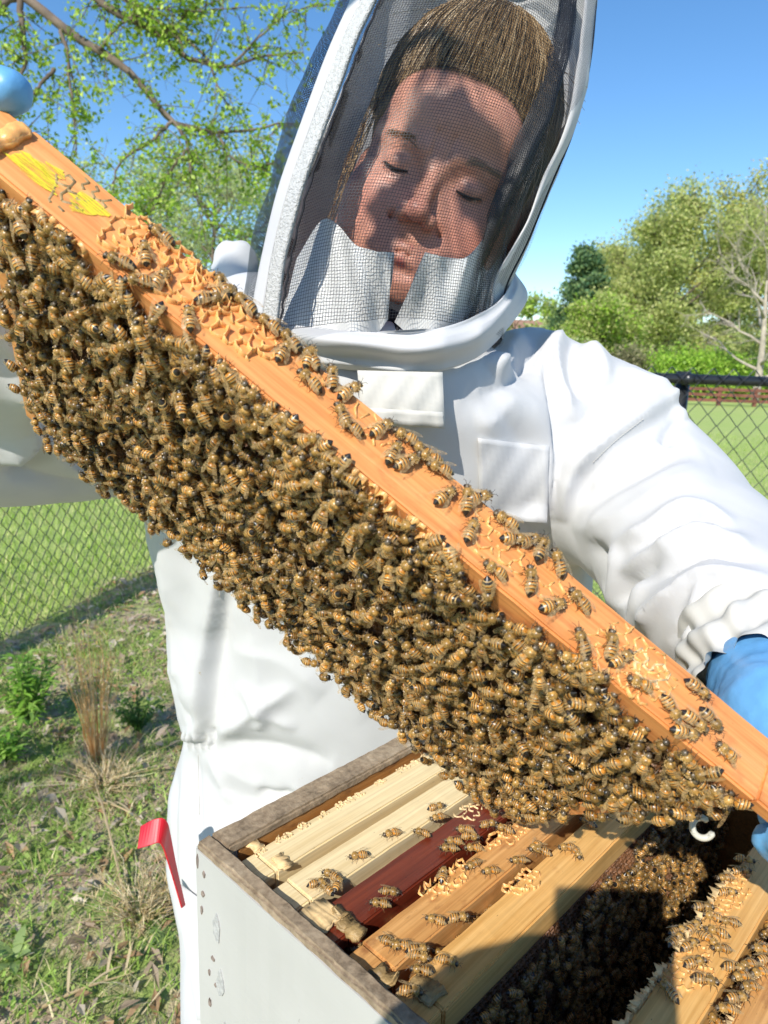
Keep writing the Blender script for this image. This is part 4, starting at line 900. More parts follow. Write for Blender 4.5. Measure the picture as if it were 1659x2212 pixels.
for k in range(26):                                     # loose locks beside the temples
    s = -1 if k % 5 else 1; a0 = s * r.uniform(1.05, 1.6); p0 = onhair(a0, r.uniform(0, .25), .004); L = r.uniform(.06, .13); pts = [h2w(p0 + np.array([s * .004 * math.sin(4 * t + k) + s * .006 * t, .012 * t * t - .01 * t, -L * t])) - feet for t in np.linspace(0, 1, 7)]
    mb.tube(pts, .00035, 3, cap=False, c=HC_[r.integers(0, 5)])
for k in range(120):
    a0 = r.uniform(-.9, 1.2); p0 = onhair(a0, r.uniform(.35, .9), .003); d = r.normal(0, 1, 3); pts = [h2w(p0 + np.array([d[0] * .02 * t * t + .01 * t * math.copysign(1, a0), .03 * t, .012 * math.sin(3 * t) + d[2] * .008 * t])) - feet for t in np.linspace(0, 1, 6)]
    mb.tube(pts, .00022, 3, cap=False, c=HC_[r.integers(0, 5)])
st_ = mb.build('strands', HAIRM, hair)

# ---------------- suit body
def sect(py, lx, rx, d, b_): e = P(lx, py, d); a = (rx - lx) / 2 * d / F; return (e[2], e[0] + a, e[1], a, b_)
SECT = [sect(2600, 480, 1020, 1.02, .15), sect(2200, 445, 1060, 1.02, .15), sect(2000, 395, 1080, 1.02, .155), sect(1850, 366, 1090, 1.02, .155), sect(1700, 370, 1080, 1.015, .15), sect(1600, 398, 1040, 1.01, .132),
        sect(1565, 400, 1040, 1.0, .132), sect(1450, 374, 1100, .98, .148), sect(1300, 366, 1265, .94, .150), sect(1150, 322, 1280, .885, .148), sect(1000, 315, 1260, .79, .138), sect(860, 430, 1190, .725, .118), sect(760, 560, 1085, .70, .100), sect(690, 660, 1010, .70, .085)]
SECT = np.array(sorted(SECT))
def torso(p):
    z = p[..., 2]; f = [np.interp(z, SECT[:, 0], SECT[:, k]).astype(np.float32) for k in range(1, 5)]
    q = np.sqrt(((p[..., 0] - f[0]) / f[2]) ** 2 + ((p[..., 1] - f[1]) / f[3]) ** 2); d = (q - 1) * np.minimum(f[2], f[3])
    return np.maximum(d, np.maximum(z - SECT[-1, 0], SECT[0, 0] - z))
ARM_R = [(P(1140, 855, .80), .074), (P(1280, 960, .78), .081), (P(1412, 1110, .73), .078), (P(1518, 1245, .63), .073), (P(1592, 1345, .535), .052), (P(1608, 1372, .515), .030)]
ARM_L = [(P(560, 745, .82), .080), (P(330, 850, .82), .088), (P(120, 900, .79), .086), (P(-20, 890, .71), .084), (P(-45, 660, .57), .066), (P(-100, 470, .475), .052), (P(-130, 410, .450), .040)]
hipz = SECT[0, 0] + .05
LEGS = []
for s in (-1, 1):
    hx = SECT[0, 1] + s * .105; hy = SECT[0, 2]; LEGS.append([((hx, hy, .45), .115), ((hx + s * .01, hy, .25), .105), ((hx + s * .015, hy, .07), .085)])
def suit_sdf(p):
    d = torso(p)
    for arm in (ARM_R, ARM_L):
        for (a, ra), (c, rc) in zip(arm, arm[1:]): d = smin(d, s_cone(p, a, c, ra, rc), .045)
    for lg in LEGS:
        for (a, ra), (c, rc) in zip(lg, lg[1:]): d = smin(d, s_cone(p, a, c, ra, rc), .05)
    return d
pmin = np.array([-.52, .28, .03]); pmax = np.array([.62, 1.22, 1.46])
sV, sQ = nets(suit_sdf, pmin, pmax, .0078); sV = relax(sV, sQ, 3); sV, sQ = subdiv(sV, sQ); sV = relax(sV, sQ, 2)
# split only the part that shows again, so that folds have room
def vis_fold_points(V):
    x, y, z = proj(V); return x, y
FOLDS = []                                               # (polyline, kind, amp, width px)
def fold(pl, amp, w, kind='ridge'): FOLDS.append((spline(np.array(pl, float), max(8, 4 * len(pl))), kind, amp, w))
# her left sleeve
fold([(1470, 842), (1405, 893), (1347, 933), (1290, 978), (1251, 1016), (1232, 1060), (1219, 1128)], .009, 26, 'lap')
fold([(1315, 828), (1283, 872), (1248, 933), (1212, 978), (1195, 1040)], .0022, 6, 'groove')
fold([(1590, 1136), (1514, 1102), (1463, 1106), (1402, 1148), (1322, 1180)], .008, 17)
fold([(1625, 1180), (1530, 1153), (1485, 1161), (1414, 1199), (1342, 1240)], .009, 17)
fold([(1680, 1254), (1530, 1243), (1472, 1273), (1414, 1317), (1378, 1368)], .009, 18)
fold([(1680, 1300), (1594, 1337), (1536, 1375), (1507, 1417), (1480, 1470)], .008, 16)
fold([(1331, 1177), (1327, 1241), (1315, 1330)], .006, 14); fold([(1389, 1247), (1376, 1305), (1362, 1370)], .006, 13); fold([(1530, 1253), (1498, 1321), (1478, 1400)], .006, 13)
fold([(1590, 1160), (1500, 1128), (1440, 1140), (1370, 1190)], -.006, 14); fold([(1640, 1215), (1540, 1190), (1470, 1215), (1400, 1262)], -.006, 14); fold([(1660, 1285), (1580, 1290), (1500, 1330), (1450, 1390)], -.006, 14)
fold([(1180, 1000), (1280, 985), (1400, 985)], .003, 30); fold([(1500, 1000), (1420, 1040), (1330, 1090), (1270, 1160)], .004, 22)
fold([(1440, 1190), (1360, 1260), (1345, 1310)], -.008, 16); fold([(1290, 1165), (1300, 1230), (1290, 1300)], -.008, 18)
fold([(1240, 1150), (1340, 1120), (1440, 1060), (1540, 1010)], .006, 40); fold([(1250, 1080), (1380, 1030), (1500, 960)], -.004, 36)
fold([(1480, 890), (1450, 925), (1440, 960)], -.009, 20); fold([(1440, 850), (1475, 870), (1482, 905)], .012, 24)
fold([(1330, 800), (1400, 830), (1460, 850)], .007, 26)
# chest
fold([(1190, 715), (1166, 797), (1169, 875), (1182, 961), (1183, 1031), (1176, 1140)], .005, 16, 'lap')
fold([(1216, 715), (1196, 758), (1212, 836), (1239, 914)], .011, 24); fold([(1258, 734), (1292, 777), (1312, 840)], .009, 26); fold([(1140, 725), (1095, 770), (1060, 800)], .010, 28)
fold([(1175, 700), (1150, 770), (1100, 830), (1040, 850)], -.006, 26); fold([(1240, 730), (1230, 800), (1250, 870)], -.007, 18)
fold([(1120, 840), (1080, 900), (1030, 920)], .004, 40); fold([(1000, 850), (1090, 900), (1150, 1000)], -.004, 40)
# torso and waist
fold([(478, 1180), (460, 1366), (446, 1453), (437, 1569), (437, 1600)], .010, 26, 'lap')
fold([(345, 1150), (385, 1330), (400, 1450), (410, 1560)], .010, 40); fold([(520, 1300), (560, 1430), (540, 1540), (470, 1600)], .005, 45)
fold([(435, 1560), (400, 1510), (385, 1450)], -.008, 22); fold([(640, 1480), (540, 1540), (460, 1590)], .006, 22); fold([(520, 1475), (570, 1540), (555, 1575)], .0045, 14); fold([(555, 1480), (580, 1540), (640, 1575)], .0035, 14)
fold([(470, 1600), (600, 1615), (720, 1650)], -.006, 24); fold([(470, 1640), (560, 1690), (700, 1700)], .005, 40); fold([(560, 1700), (600, 1712), (640, 1706)], -.006, 14)
fold([(450, 1625), (480, 1680), (500, 1740)], .005, 20); fold([(425, 1625), (427, 1690), (430, 1760), (425, 1850)], .003, 8, 'groove'); fold([(385, 1640), (376, 1760), (378, 1900), (395, 2020)], .003, 7, 'groove')
for k in range(9): fold([(402 + 7 * k, 1575), (404 + 7 * k, 1596), (402 + 7 * k, 1618)], .0045 if k % 2 else -.0045, 4.5)
fold([(660, 1330), (760, 1430), (830, 1530)], .004, 50); fold([(500, 1400), (600, 1420), (700, 1500)], .004, 40)
# her right sleeve
fold([(20, 760), (60, 860), (50, 960), (0, 1000)], .012, 34, 'lap'); fold([(60, 900), (150, 1000), (280, 1020)], .012, 36); fold([(120, 900), (170, 960), (260, 990)], -.008, 26); fold([(0, 1010), (120, 1035), (270, 1030)], -.006, 18)
fold([(10, 700), (40, 780), (80, 840)], .01, 30)
def apply_folds(V, Q):
    N = vnormals(V, Q); px, py, dep = proj(V); fac = -((V - CAM) * N).sum(1) / np.linalg.norm(V - CAM, axis=1); w8 = smooth01(-.05, .35, fac) * (dep > .2); disp = np.zeros(len(V))
    for pl, kind, amp, w in FOLDS:
        lo, hi = pl.min(0) - 5 * w, pl.max(0) + 5 * w; sel = np.where((px > lo[0]) & (px < hi[0]) & (py > lo[1]) & (py < hi[1]) & (w8 > 0))[0]
        if not len(sel): continue
        p = np.stack([px[sel], py[sel]], 1); best = np.full(len(sel), 1e9); sg = np.zeros(len(sel)); tt = np.zeros(len(sel))
        for i in range(len(pl) - 1):
            a, c = pl[i], pl[i + 1]; d = c - a; t = np.clip(((p - a) @ d) / (d @ d), 0, 1); q = p - a - t[:, None] * d; ds = np.hypot(q[:, 0], q[:, 1]); k = ds < best
            best[k] = ds[k]; sg[k] = np.sign(d[0] * q[k, 1] - d[1] * q[k, 0]); tt[k] = (i + t[k]) / (len(pl) - 1)
        tap = np.clip(np.minimum(tt, 1 - tt) * 5, 0, 1) ** .7; s = best / w
        if kind == 'ridge': f = .55 * np.exp(-s * s) + .45 * np.exp(-1.9 * s)
        elif kind == 'groove': f = -np.exp(-s * s)
        else:                                            # lap: high on one side, falling steeply to the other
            side = sg if kind == 'lap' else -sg
            f = np.where(side > 0, np.exp(-(best / (w * 1.7)) ** 2), np.exp(-(best / (w * .45)) ** 2) - .45 * np.exp(-((best - w * .9) / (w * .6)) ** 2))
        disp[sel] += 1.45 * amp * tap * f * w8[sel]
    return V + N * disp[:, None]
N = vnormals(sV, sQ)
st0 = np.stack([sV[:, 0] * .7, sV[:, 1], sV[:, 2] * .45], 1)
sV = sV + N * (.0030 * fbm(st0, 4.5, 61, 2) + .0012 * fbm(np.stack([sV[:, 0] + .5 * sV[:, 2], sV[:, 1], .4 * sV[:, 2] - .3 * sV[:, 0]], 1), 16, 62, 2))[:, None]
keep = proj(sV)[1]; 
sV, sQ = subdiv(sV, sQ) if len(sV) < 60000 else (sV, sQ); sV = relax(sV, sQ, 1)
sV = apply_folds(sV, sQ); sV = relax(sV, sQ, 1, .3)
print('suit verts', len(sV))
suit = pmesh('suit', sV, sQ, M['suit'])
BV = BVHTree.FromPolygons(sV.tolist(), sQ.tolist())
def hit(px, py, fallback=.9):
    d = Vector(ray(px, py)).normalized(); h = BV.ray_cast(Vector(CAM), d)
    return (np.array(h[0]), np.array(h[1])) if h[0] is not None else (P(px, py, fallback), -np.array(d))
def cloth_patch(name, quad, nu, nv, off, mat, par, thick=.002, bulge=0.0, seed=0, smoothd=True):
    q = np.array(quad, float); D = np.zeros((nu + 1, nv + 1)); PX = np.zeros((nu + 1, nv + 1, 2))
    for i in range(nu + 1):
        for j in range(nv + 1):
            u, v_ = i / nu, j / nv; p = q[0] * (1 - u) * (1 - v_) + q[1] * u * (1 - v_) + q[2] * u * v_ + q[3] * (1 - u) * v_; h, n = hit(*p); D[i, j] = np.dot(h - CAM, FW); PX[i, j] = p
    if smoothd:
        for _ in range(6): D[1:-1, 1:-1] = (D[:-2, 1:-1] + D[2:, 1:-1] + D[1:-1, :-2] + D[1:-1, 2:]) / 4
        D = np.minimum(D, np.median(D) + .02)
    V = [P(*PX[i, j], D[i, j] - off - bulge * math.sin(math.pi * i / nu) * math.sin(math.pi * j / nv) - .0012 * math.sin(i * 1.3 + j * .9 + seed)) for i in range(nu + 1) for j in range(nv + 1)]
    n = (nu + 1) * (nv + 1); V += [p + unit(p - CAM) * thick for p in V]; I = lambda i, j: i * (nv + 1) + j; f = []
    for i in range(nu):
        for j in range(nv): f += [(I(i, j), I(i, j + 1), I(i + 1, j + 1), I(i + 1, j)), (n + I(i, j), n + I(i + 1, j), n + I(i + 1, j + 1), n + I(i, j + 1))]
    for i in range(nu): f += [(I(i, 0), I(i + 1, 0), n + I(i + 1, 0), n + I(i, 0)), (I(i + 1, nv), I(i, nv), n + I(i, nv), n + I(i + 1, nv))]
    for j in range(nv): f += [(I(0, j + 1), I(0, j), n + I(0, j), n + I(0, j + 1)), (I(nu, j), I(nu, j + 1), n + I(nu, j + 1), n + I(nu, j))]
    return pmesh(name, V, f, mat, par)
def stitch(pl, off=.0006, r0=.00055, name='stitching', dash=True, par=None, mat=None):
    s = spline(np.array(pl, float), 8 * len(pl)); mb = MB()
    pts = [hit(*p)[0] - unit(hit(*p)[0] - CAM) * off - feet for p in s]
    if dash:
        for i in range(0, len(pts) - 1): mb.tube([pts[i], pts[i] * .35 + pts[i + 1] * .65], r0, 4)
    else: mb.tube(pts, r0, 4)
    mb.build(name, mat or M['cloth_cream'], par or suit, True)
pk = cloth_patch('pocket', [(1032, 946), (1186, 964), (1182, 1130), (1036, 1120)], 14, 14, .0028, M['suit'], suit, .003)
flap = cloth_patch('collar_flap', [(772, 800), (956, 804), (961, 926), (780, 915)], 16, 10, .030, M['cloth_cream'], suit, .004, .004, 2)
cloth_patch('flap_band', [(781, 880), (956, 890), (959, 924), (783, 912)], 12, 3, .0355, M['cloth_cream'], flap, .002, .0, 2)
stitch([(1035, 985), (1110, 992), (1183, 1008)]); stitch([(1037, 950), (1036, 985)]); stitch([(1390, 905), (1330, 952), (1280, 1000)], .001, .0004)
stitch([(428, 1630), (429, 1700), (431, 1760)], .001, .0004, dash=False); stitch([(475, 1110), (476, 1200), (474, 1290)], .001, .0004, dash=False)
sp = cloth_patch('leg_pocket', [(375, 1898), (437, 1945), (520, 2200), (425, 2205)], 8, 16, .006, M['suit'], suit, .003)

# ---------------- hood and veil: a tilted tent of rings round the head
LEV = [((500, 790), (1078, 750), .690, .128), ((515, 715), (1082, 700), .690, .134), ((533, 640), (1088, 642), .690, .140), ((560, 520), (1132, 552), .680, .142), ((600, 400), (1178, 440), .675, .140), ((648, 265), (1222, 335), .675, .138), ((690, 170), (1252, 225), .68, .135), ((728, 85), (1268, 110), .69, .132), ((775, 0), (1270, 0), .70, .126), ((835, -85), (1236, -100), .715, .110), ((925, -150), (1160, -165), .73, .075), ((1010, -175), (1080, -180), .735, .025)]
LP_ = np.array([[*P(*l, d), *P(*r_, d), b_] for l, r_, d, b_ in LEV]); NL = 80
LS = np.stack([spline(LP_, NL)[:, k] for k in range(7)], 1)
UPG = unit((LP_[7, :3] + LP_[7, 3:6]) - (LP_[2, :3] + LP_[2, 3:6]))
def ring(i, phi, out=0.0):
    l, r_, b_ = LS[i, :3], LS[i, 3:6], LS[i, 6]; c = (l + r_) / 2; u = (r_ - l) / 2; a = np.linalg.norm(u); u = u / a; w = unit(np.cross(u, UPG)) 
    if np.dot(w, CAM - c) < 0: w = -w
    return c + u * (a + out) * math.cos(phi) + w * (b_ + out) * math.sin(phi)
def hood_part(name, p0, p1, n, mat, i0=0, i1=NL - 1, out=0.0, wob=0.0, seed=0, par=None, thick=0.0, wfun=None):
    V = []; UV = []; n_ = n + 1; ph = np.linspace(p0, p1, n_)
    for i in range(i0, i1 + 1):
        al = 0
        for j in range(n_):
            o_ = out + (wfun(i, ph[j]) if wfun else 0); V.append(ring(i, ph[j], o_))
            if j: al += np.linalg.norm(V[-1] - V[-2])
            UV.append([al, 0])
    V = np.array(V); UV = np.array(UV); k = (n_) // 2; ln = 0
    for a in range(i1 - i0 + 1):
        if a: ln += np.linalg.norm(V[a * n_ + k] - V[(a - 1) * n_ + k])
        UV[a * n_:(a + 1) * n_, 1] = ln; UV[a * n_:(a + 1) * n_, 0] -= UV[a * n_ + k, 0]
    if wob: V = V + np.stack([wob * fbm(V, 9, seed + e, 2) for e in range(3)], 1)
    f = [(a * n_ + j, a * n_ + j + 1, (a + 1) * n_ + j + 1, (a + 1) * n_ + j) for a in range(i1 - i0) for j in range(n)]
    nv = len(V)
    if thick:
        N = vnormals(V, np.array(f)); V = np.concatenate([V, V - N * thick]); UV = np.concatenate([UV, UV]); f2 = [tuple(nv + k for k in q[::-1]) for q in f]; rows = i1 - i0
        f += f2
        for a in range(rows):
            f.append((a * n_, (a + 1) * n_, nv + (a + 1) * n_, nv + a * n_)); f.append(((a + 1) * n_ + n, a * n_ + n, nv + a * n_ + n, nv + (a + 1) * n_ + n))
    return pmesh(name, V, f, mat, par or person, uvs=UV)
hood = hood_part('hood', R(199), R(388), 66, M['suit'], 0, NL - 1, -.003, .004, 3, thick=.0015, wfun=lambda i, p: .004 * math.sin(p * 9 + i * .12))
veil = hood_part('veil', R(0), R(122.5), 70, M['net'], 0, NL - 1, .0, .0025, 5, wfun=lambda i, p: .0015 * math.sin(p * 7 + i * .1))
hood_part('side_net', R(133), R(208), 36, M['net3'], 0, NL - 6, .0, .004, 9, par=veil, wfun=lambda i, p: .006 * math.sin(p * 6 + i * .07) * math.sin(3.14 * i / NL))
hood_part('net_fold', R(31), R(44), 22, M['net2'], 1, NL - 3, -.012, .0035, 15, par=veil, wfun=lambda i, p: .010 * math.sin(p * 34 + i * .10) * (0.5 + .5 * math.sin(i * .05 + .6)))
hood_part('net_fold', R(29), R(38), 14, M['net2'], 10, NL - 12, -.020, .003, 25, par=veil, wfun=lambda i, p: .008 * math.sin(p * 40 + i * .14))
bind = hood_part('binding_strip', R(128), R(134), 8, M['suit'], 0, NL - 1, .004, .0, 5, par=veil, thick=.004)
hood_part('fleece_strip', R(121.5), R(127.8), 12, M['sherpa'], 0, NL - 1, .0035, .0012, 8, par=veil, thick=.004)
mb = MB(); mb.tube([ring(i, R(15), .001) - feet for i in range(0, NL - 2)], .0009, 5); mb.build('net_edge', M['black_cloth'], veil, True)
for phi in (R(121),):
    mb = MB(); mb.tube([ring(i, phi, .001) + .0006 * np.array([math.sin(i * 2.1), math.cos(i * 1.7), 0]) - feet for i in range(0, NL - 2)], .0010, 5); mb.build('net_edge', M['black_cloth'], veil, True)
# inner collar: two stiff white cloth wings in front of the jaw, black shirt between
def wing_cloth(name, top, bot, d_top, d_bot, mat, seed, nv=18, par=suit):
    t, b_ = spline(np.array(top, float), 24), spline(np.array(bot, float), 24); dt = np.interp(np.linspace(0, 1, 24), np.linspace(0, 1, len(d_top)), d_top); db = np.interp(np.linspace(0, 1, 24), np.linspace(0, 1, len(d_bot)), d_bot); V = []
    for j in range(nv + 1):
        v_ = j / nv
        for i in range(24): V.append(P(*(t[i] * (1 - v_) + b_[i] * v_), dt[i] * (1 - v_) + db[i] * v_ - .004 * math.sin(math.pi * v_) + .0035 * math.sin(i * .6 + seed + v_ * 2.5) + .002 * math.sin(i * 1.3 - v_ * 5)))
    V = np.array(V); f = [(j * 24 + i, j * 24 + i + 1, (j + 1) * 24 + i + 1, (j + 1) * 24 + i) for j in range(nv) for i in range(23)]; n = len(V); N = vnormals(V, np.array(f)); 
    V = np.concatenate([V, V + N * .0018]); f += [tuple(n + k for k in q[::-1]) for q in f]
    return pmesh(name, V, f, mat, par)
wing_cloth('inner_collar', [(640, 560), (690, 480), (722, 480), (760, 525), (810, 543), (848, 546)], [(600, 730), (660, 742), (720, 745), (780, 740), (815, 720), (838, 690)], (.66, .63, .598, .574, .566, .564), (.622, .616, .610, .606, .606, .608), M['collar_white'], 1)
wing_cloth('inner_collar', [(921, 546), (960, 556), (1010, 556), (1045, 520), (1075, 470), (1100, 470)], [(852, 696), (900, 735), (950, 745), (1000, 735), (1050, 700), (1085, 670)], (.564, .568, .578, .608, .645, .67), (.608, .608, .612, .622, .64, .66), M['collar_white'], 4)
wing_cloth('undershirt', [(800, 622), (830, 645), (865, 650), (900, 640), (935, 615)], [(810, 735), (830, 745), (855, 750), (880, 745), (920, 735)], (.645, .63, .625, .63, .645), (.63, .625, .62, .625, .63), M['black_cloth'], 2, 10, person)
# collar roll where the veil is zipped to the suit
def roll(name, pts, rad, mat, seed, nseg=60, flat=.75, par=suit):
    c = spline(np.array(pts), nseg); rr = np.interp(np.linspace(0, 1, nseg), np.linspace(0, 1, len(rad)), rad); V = []; n = 18; T = np.gradient(c, axis=0); T /= np.linalg.norm(T, axis=1)[:, None]
    for i in range(nseg):
        w = unit(CAM - c[i]); w = unit(w - T[i] * np.dot(w, T[i])); u = np.cross(T[i], w)
        for j in range(n):
            th = 6.283 * j / n; k = 1 + .14 * math.sin(3 * th + i * .23 + seed) + .07 * math.sin(5 * th - i * .31); V.append(c[i] + rr[i] * k * (u * math.cos(th) + w * flat * math.sin(th)))
    f = [(i * n + j, i * n + (j + 1) % n, (i + 1) * n + (j + 1) % n, (i + 1) * n + j) for i in range(nseg - 1) for j in range(n)]
    return pmesh(name, V, f, mat, par)
def collar_sheet(name, top, bot, dt_, db_, seed, bulge=.020, nv=30, nu=90):
    t, b_ = spline(np.array(top, float), nu), spline(np.array(bot, float), nu); dt = np.interp(np.linspace(0, 1, nu), np.linspace(0, 1, len(dt_)), dt_); db = np.interp(np.linspace(0, 1, nu), np.linspace(0, 1, len(db_)), db_); V = []
    for j in range(nv + 1):
        v_ = j / nv
        for i in range(nu):
            u = i / nu; w = math.sin(math.pi * v_) ** .6
            f_ = .0050 * math.sin(9.5 * v_ + 2.2 * math.sin(5 * u + seed) + 3 * u) + .0028 * abs(math.sin(8 * v_ - 5 * u + seed)) + .0018 * math.sin(31 * u + 4 * v_)
            V.append(P(*(t[i] * (1 - v_) + b_[i] * v_), dt[i] * (1 - v_) + db[i] * v_ - bulge * w + f_ * min(1, 3 * w)))
    V = np.array(V); f = [(j * nu + i, j * nu + i + 1, (j + 1) * nu + i + 1, (j + 1) * nu + i) for j in range(nv) for i in range(nu - 1)]; n = len(V); N = vnormals(V, np.array(f)); V = np.concatenate([V, V + N * .002]); f += [tuple(n + k for k in q[::-1]) for q in f]
    return pmesh(name, V, f, M['suit'], suit)
collar_sheet('collar', [(470, 640), (540, 668), (620, 698), (740, 714), (870, 718), (960, 706), (1040, 676), (1090, 636), (1105, 590), (1080, 560)], [(430, 740), (520, 790), (640, 800), (760, 800), (870, 808), (960, 800), (1040, 766), (1100, 706), (1140, 640), (1110, 585)],
             (.74, .66, .60, .575, .568, .575, .60, .65, .72, .80), (.76, .69, .635, .605, .595, .60, .625, .67, .74, .82), 1)
roll('shoulder_fold', [P(480, 600, .86), P(510, 580, .85), P(545, 575, .86)], (.020, .030, .022), M['suit'], 2, 24)

# ---------------- cuffs and gloves
def cuff(name, c0, c1, r0, r1, seed, par=suit):
    ax_d = unit(c1 - c0); u = unit(np.cross(ax_d, UP)); w = np.cross(ax_d, u); V = []; n = 180; m_ = 26
    for i in range(m_ + 1):
        t = i / m_
        for j in range(n):
            th = 6.283 * j / n; k = .0026 * math.sin(11 * th + seed + 2 * t) * t + .0018 * math.sin(17 * th - 5 * t) * t + .0040 * math.sin(t * 15 + 2.2 * math.sin(th * 3 + seed)) * min(1, 4 * t); rr = r0 + (r1 - r0) * t + k
            V.append(c0 + (c1 - c0) * t + rr * (u * math.cos(th) + w * math.sin(th)))
    f = [(i * n + j, i * n + (j + 1) % n, (i + 1) * n + (j + 1) % n, (i + 1) * n + j) for i in range(m_) for j in range(n)]
    return pmesh(name, V, f, M['cloth_cream'], par)
cuff('cuff', P(1606, 1368, .520), P(1668, 1520, .432), .047, .043, 1); cuff('cuff', P(-118, 440, .465), P(-140, 362, .435), .044, .044, 2)
def hand(name, palm, fingers, par=person):
    def f(p):
        d = None
        for (a, ra), (c, rc) in zip(palm, palm[1:]): e = s_cone(p, a, c, ra, rc); d = e if d is None else smin(d, e, .016)
        for fg in fingers:
            e = None
            for (a, ra), (c, rc) in zip(fg, fg[1:]): q = s_cone(p, a, c, ra, rc); e = q if e is None else smin(e, q, .003)
            d = smin(d, e, .006)
        return d
    al = np.array([q for q, _ in palm] + [q for fg in fingers for q, _ in fg]); V, Q = nets(f, al.min(0) - .04, al.max(0) + .04, .0024); V = relax(V, Q, 1)
    N = vnormals(V, Q); V = V + N * (.0006 * fbm(V, 60, 4) + .0015 * np.abs(fbm(V * np.array([1, .6, .45]), 34, 5, 2)))[:, None]
    return pmesh(name, V, Q, M['glove'], par)
g = frame_pt if 'frame_pt' in globals() else (lambda x, y, z: FO + ex * x + ey * y + ez * z)
fp = lambda x, y, z: FO + ex * x + ey * y + ez * z
nv_ = VIS
# her left hand (right of the picture): heel and thumb above the bar, four fingers curled under the lug
W0 = P(1662, 1490, .435); K = fp(.268, -nv_ * .026, -.022)
hand('glove', [(P(1622, 1400, .495), .027), (W0, .031), (W0 * .5 + K * .5 + UP * .004, .034), (K, .027)],
     [[(fp(.262, -nv_ * .030, -.006), .012), (fp(.258, -nv_ * .018, .016), .0108), (fp(.246, -nv_ * .002, .013), .0098)],
      [(K + ez * .004 + ex * .024, .0115), (fp(.312, -nv_ * .010, -.004), .0102), (fp(.306, nv_ * .002, -.014), .0095), (fp(.284, nv_ * .004, -.018), .0085)],
      [(K - ez * .012 + ex * .026, .0115), (fp(.316, -nv_ * .010, -.022), .0102), (fp(.308, nv_ * .002, -.030), .0095), (fp(.282, nv_ * .003, -.030), .0085)],
      [(K - ez * .028 + ex * .024, .0110), (fp(.314, -nv_ * .012, -.040), .0098), (fp(.304, -nv_ * .002, -.046), .0092), (fp(.280, -nv_ * .002, -.044), .0082)],
      [(K - ez * .042 + ex * .020, .0100), (fp(.308, -nv_ * .014, -.056), .0090), (fp(.298, -nv_ * .006, -.060), .0084), (fp(.280, -nv_ * .006, -.056), .0076)]])
W1 = P(-142, 368, .435); K1 = fp(-.296, -nv_ * .022, -.030)
hand('glove', [(W1, .030), (W1 * .5 + K1 * .5, .034), (K1, .027)],
     [[(fp(-.285, -nv_ * .026, -.004), .0125), (P(-75, 225, .345), .0115), (P(-25, 205, .338), .0108), (P(18, 197, .331), .0100)],
      [(K1 + ez * .006 - ex * .012, .0115), (fp(-.305, -nv_ * .002, -.004), .0102), (fp(-.296, nv_ * .012, -.014), .0095), (fp(-.268, nv_ * .012, -.020), .0085)],
      [(K1 - ez * .010 - ex * .014, .0115), (fp(-.307, -nv_ * .002, -.022), .0102), (fp(-.298, nv_ * .012, -.032), .0095), (fp(-.266, nv_ * .012, -.033), .0085)],
      [(K1 - ez * .028 - ex * .010, .0110), (fp(-.303, -nv_ * .004, -.042), .0098), (fp(-.294, nv_ * .010, -.050), .0092), (fp(-.266, nv_ * .010, -.049), .0082)],
      [(K1 - ez * .044 - ex * .004, .0100), (fp(-.296, -nv_ * .006, -.062), .0090), (fp(-.288, nv_ * .006, -.068), .0084), (fp(-.268, nv_ * .006, -.066), .0076)]])
# boots
for lg in LEGS:
    f0 = np.array(lg[-1][0]); V, Q = nets(lambda p: np.maximum(smin(s_cone(p, (f0[0], f0[1], .16), (f0[0], f0[1] + .005, .05), .055, .05), s_cone(p, (f0[0], f0[1] + .02, .035), (f0[0], f0[1] - .15, .03), .042, .038), .04), -p[..., 2]), f0 * [1, 1, 0] - [.1, .25, .02], f0 * [1, 1, 0] + [.1, .12, .24], .009)
    pmesh('boot', V, Q, M['black_cloth'])
# ---------------- red hive tool tucked in the leg pocket
dt = .80
def rp(x, y, d=0): return P(x, y, dt + d)
EA = spline([(297, 1834, 0), (325, 1826, 0), (342, 1821, .001), (351, 1829, .004), (358, 1848, .008), (372, 1893, .014), (392, 1962, .026)], 26)
EB = spline([(304, 1785, .014), (330, 1771, .014), (350, 1767, .015), (361, 1777, .017), (367, 1800, .019), (381, 1872, .022), (400, 1955, .032)], 26)
V = []
for i in range(26):
    a, c = rp(*EA[i]), rp(*EB[i]); t = unit(rp(*EA[min(25, i + 1)]) - rp(*EA[max(0, i - 1)])); n = unit(np.cross(t, c - a)); V += [a - n * .0011, a + n * .0011, c + n * .0011, c - n * .0011]
f = [(4 * i + a, 4 * i + (a + 1) % 4, 4 * i + 4 + (a + 1) % 4, 4 * i + 4 + a) for i in range(25) for a in range(4)] + [(3, 2, 1, 0), (100, 101, 102, 103)]
tool = mesh('hive_tool', V, f, M['redsteel']); tag(tool, 'red bent steel hive tool sticking out of the suit leg pocket', 'hive tool')
tool.data.polygons.foreach_set('use_smooth', np.zeros(len(tool.data.polygons), bool)); bv = tool.modifiers.new('bevel', 'BEVEL'); bv.width = .0007; bv.segments = 2

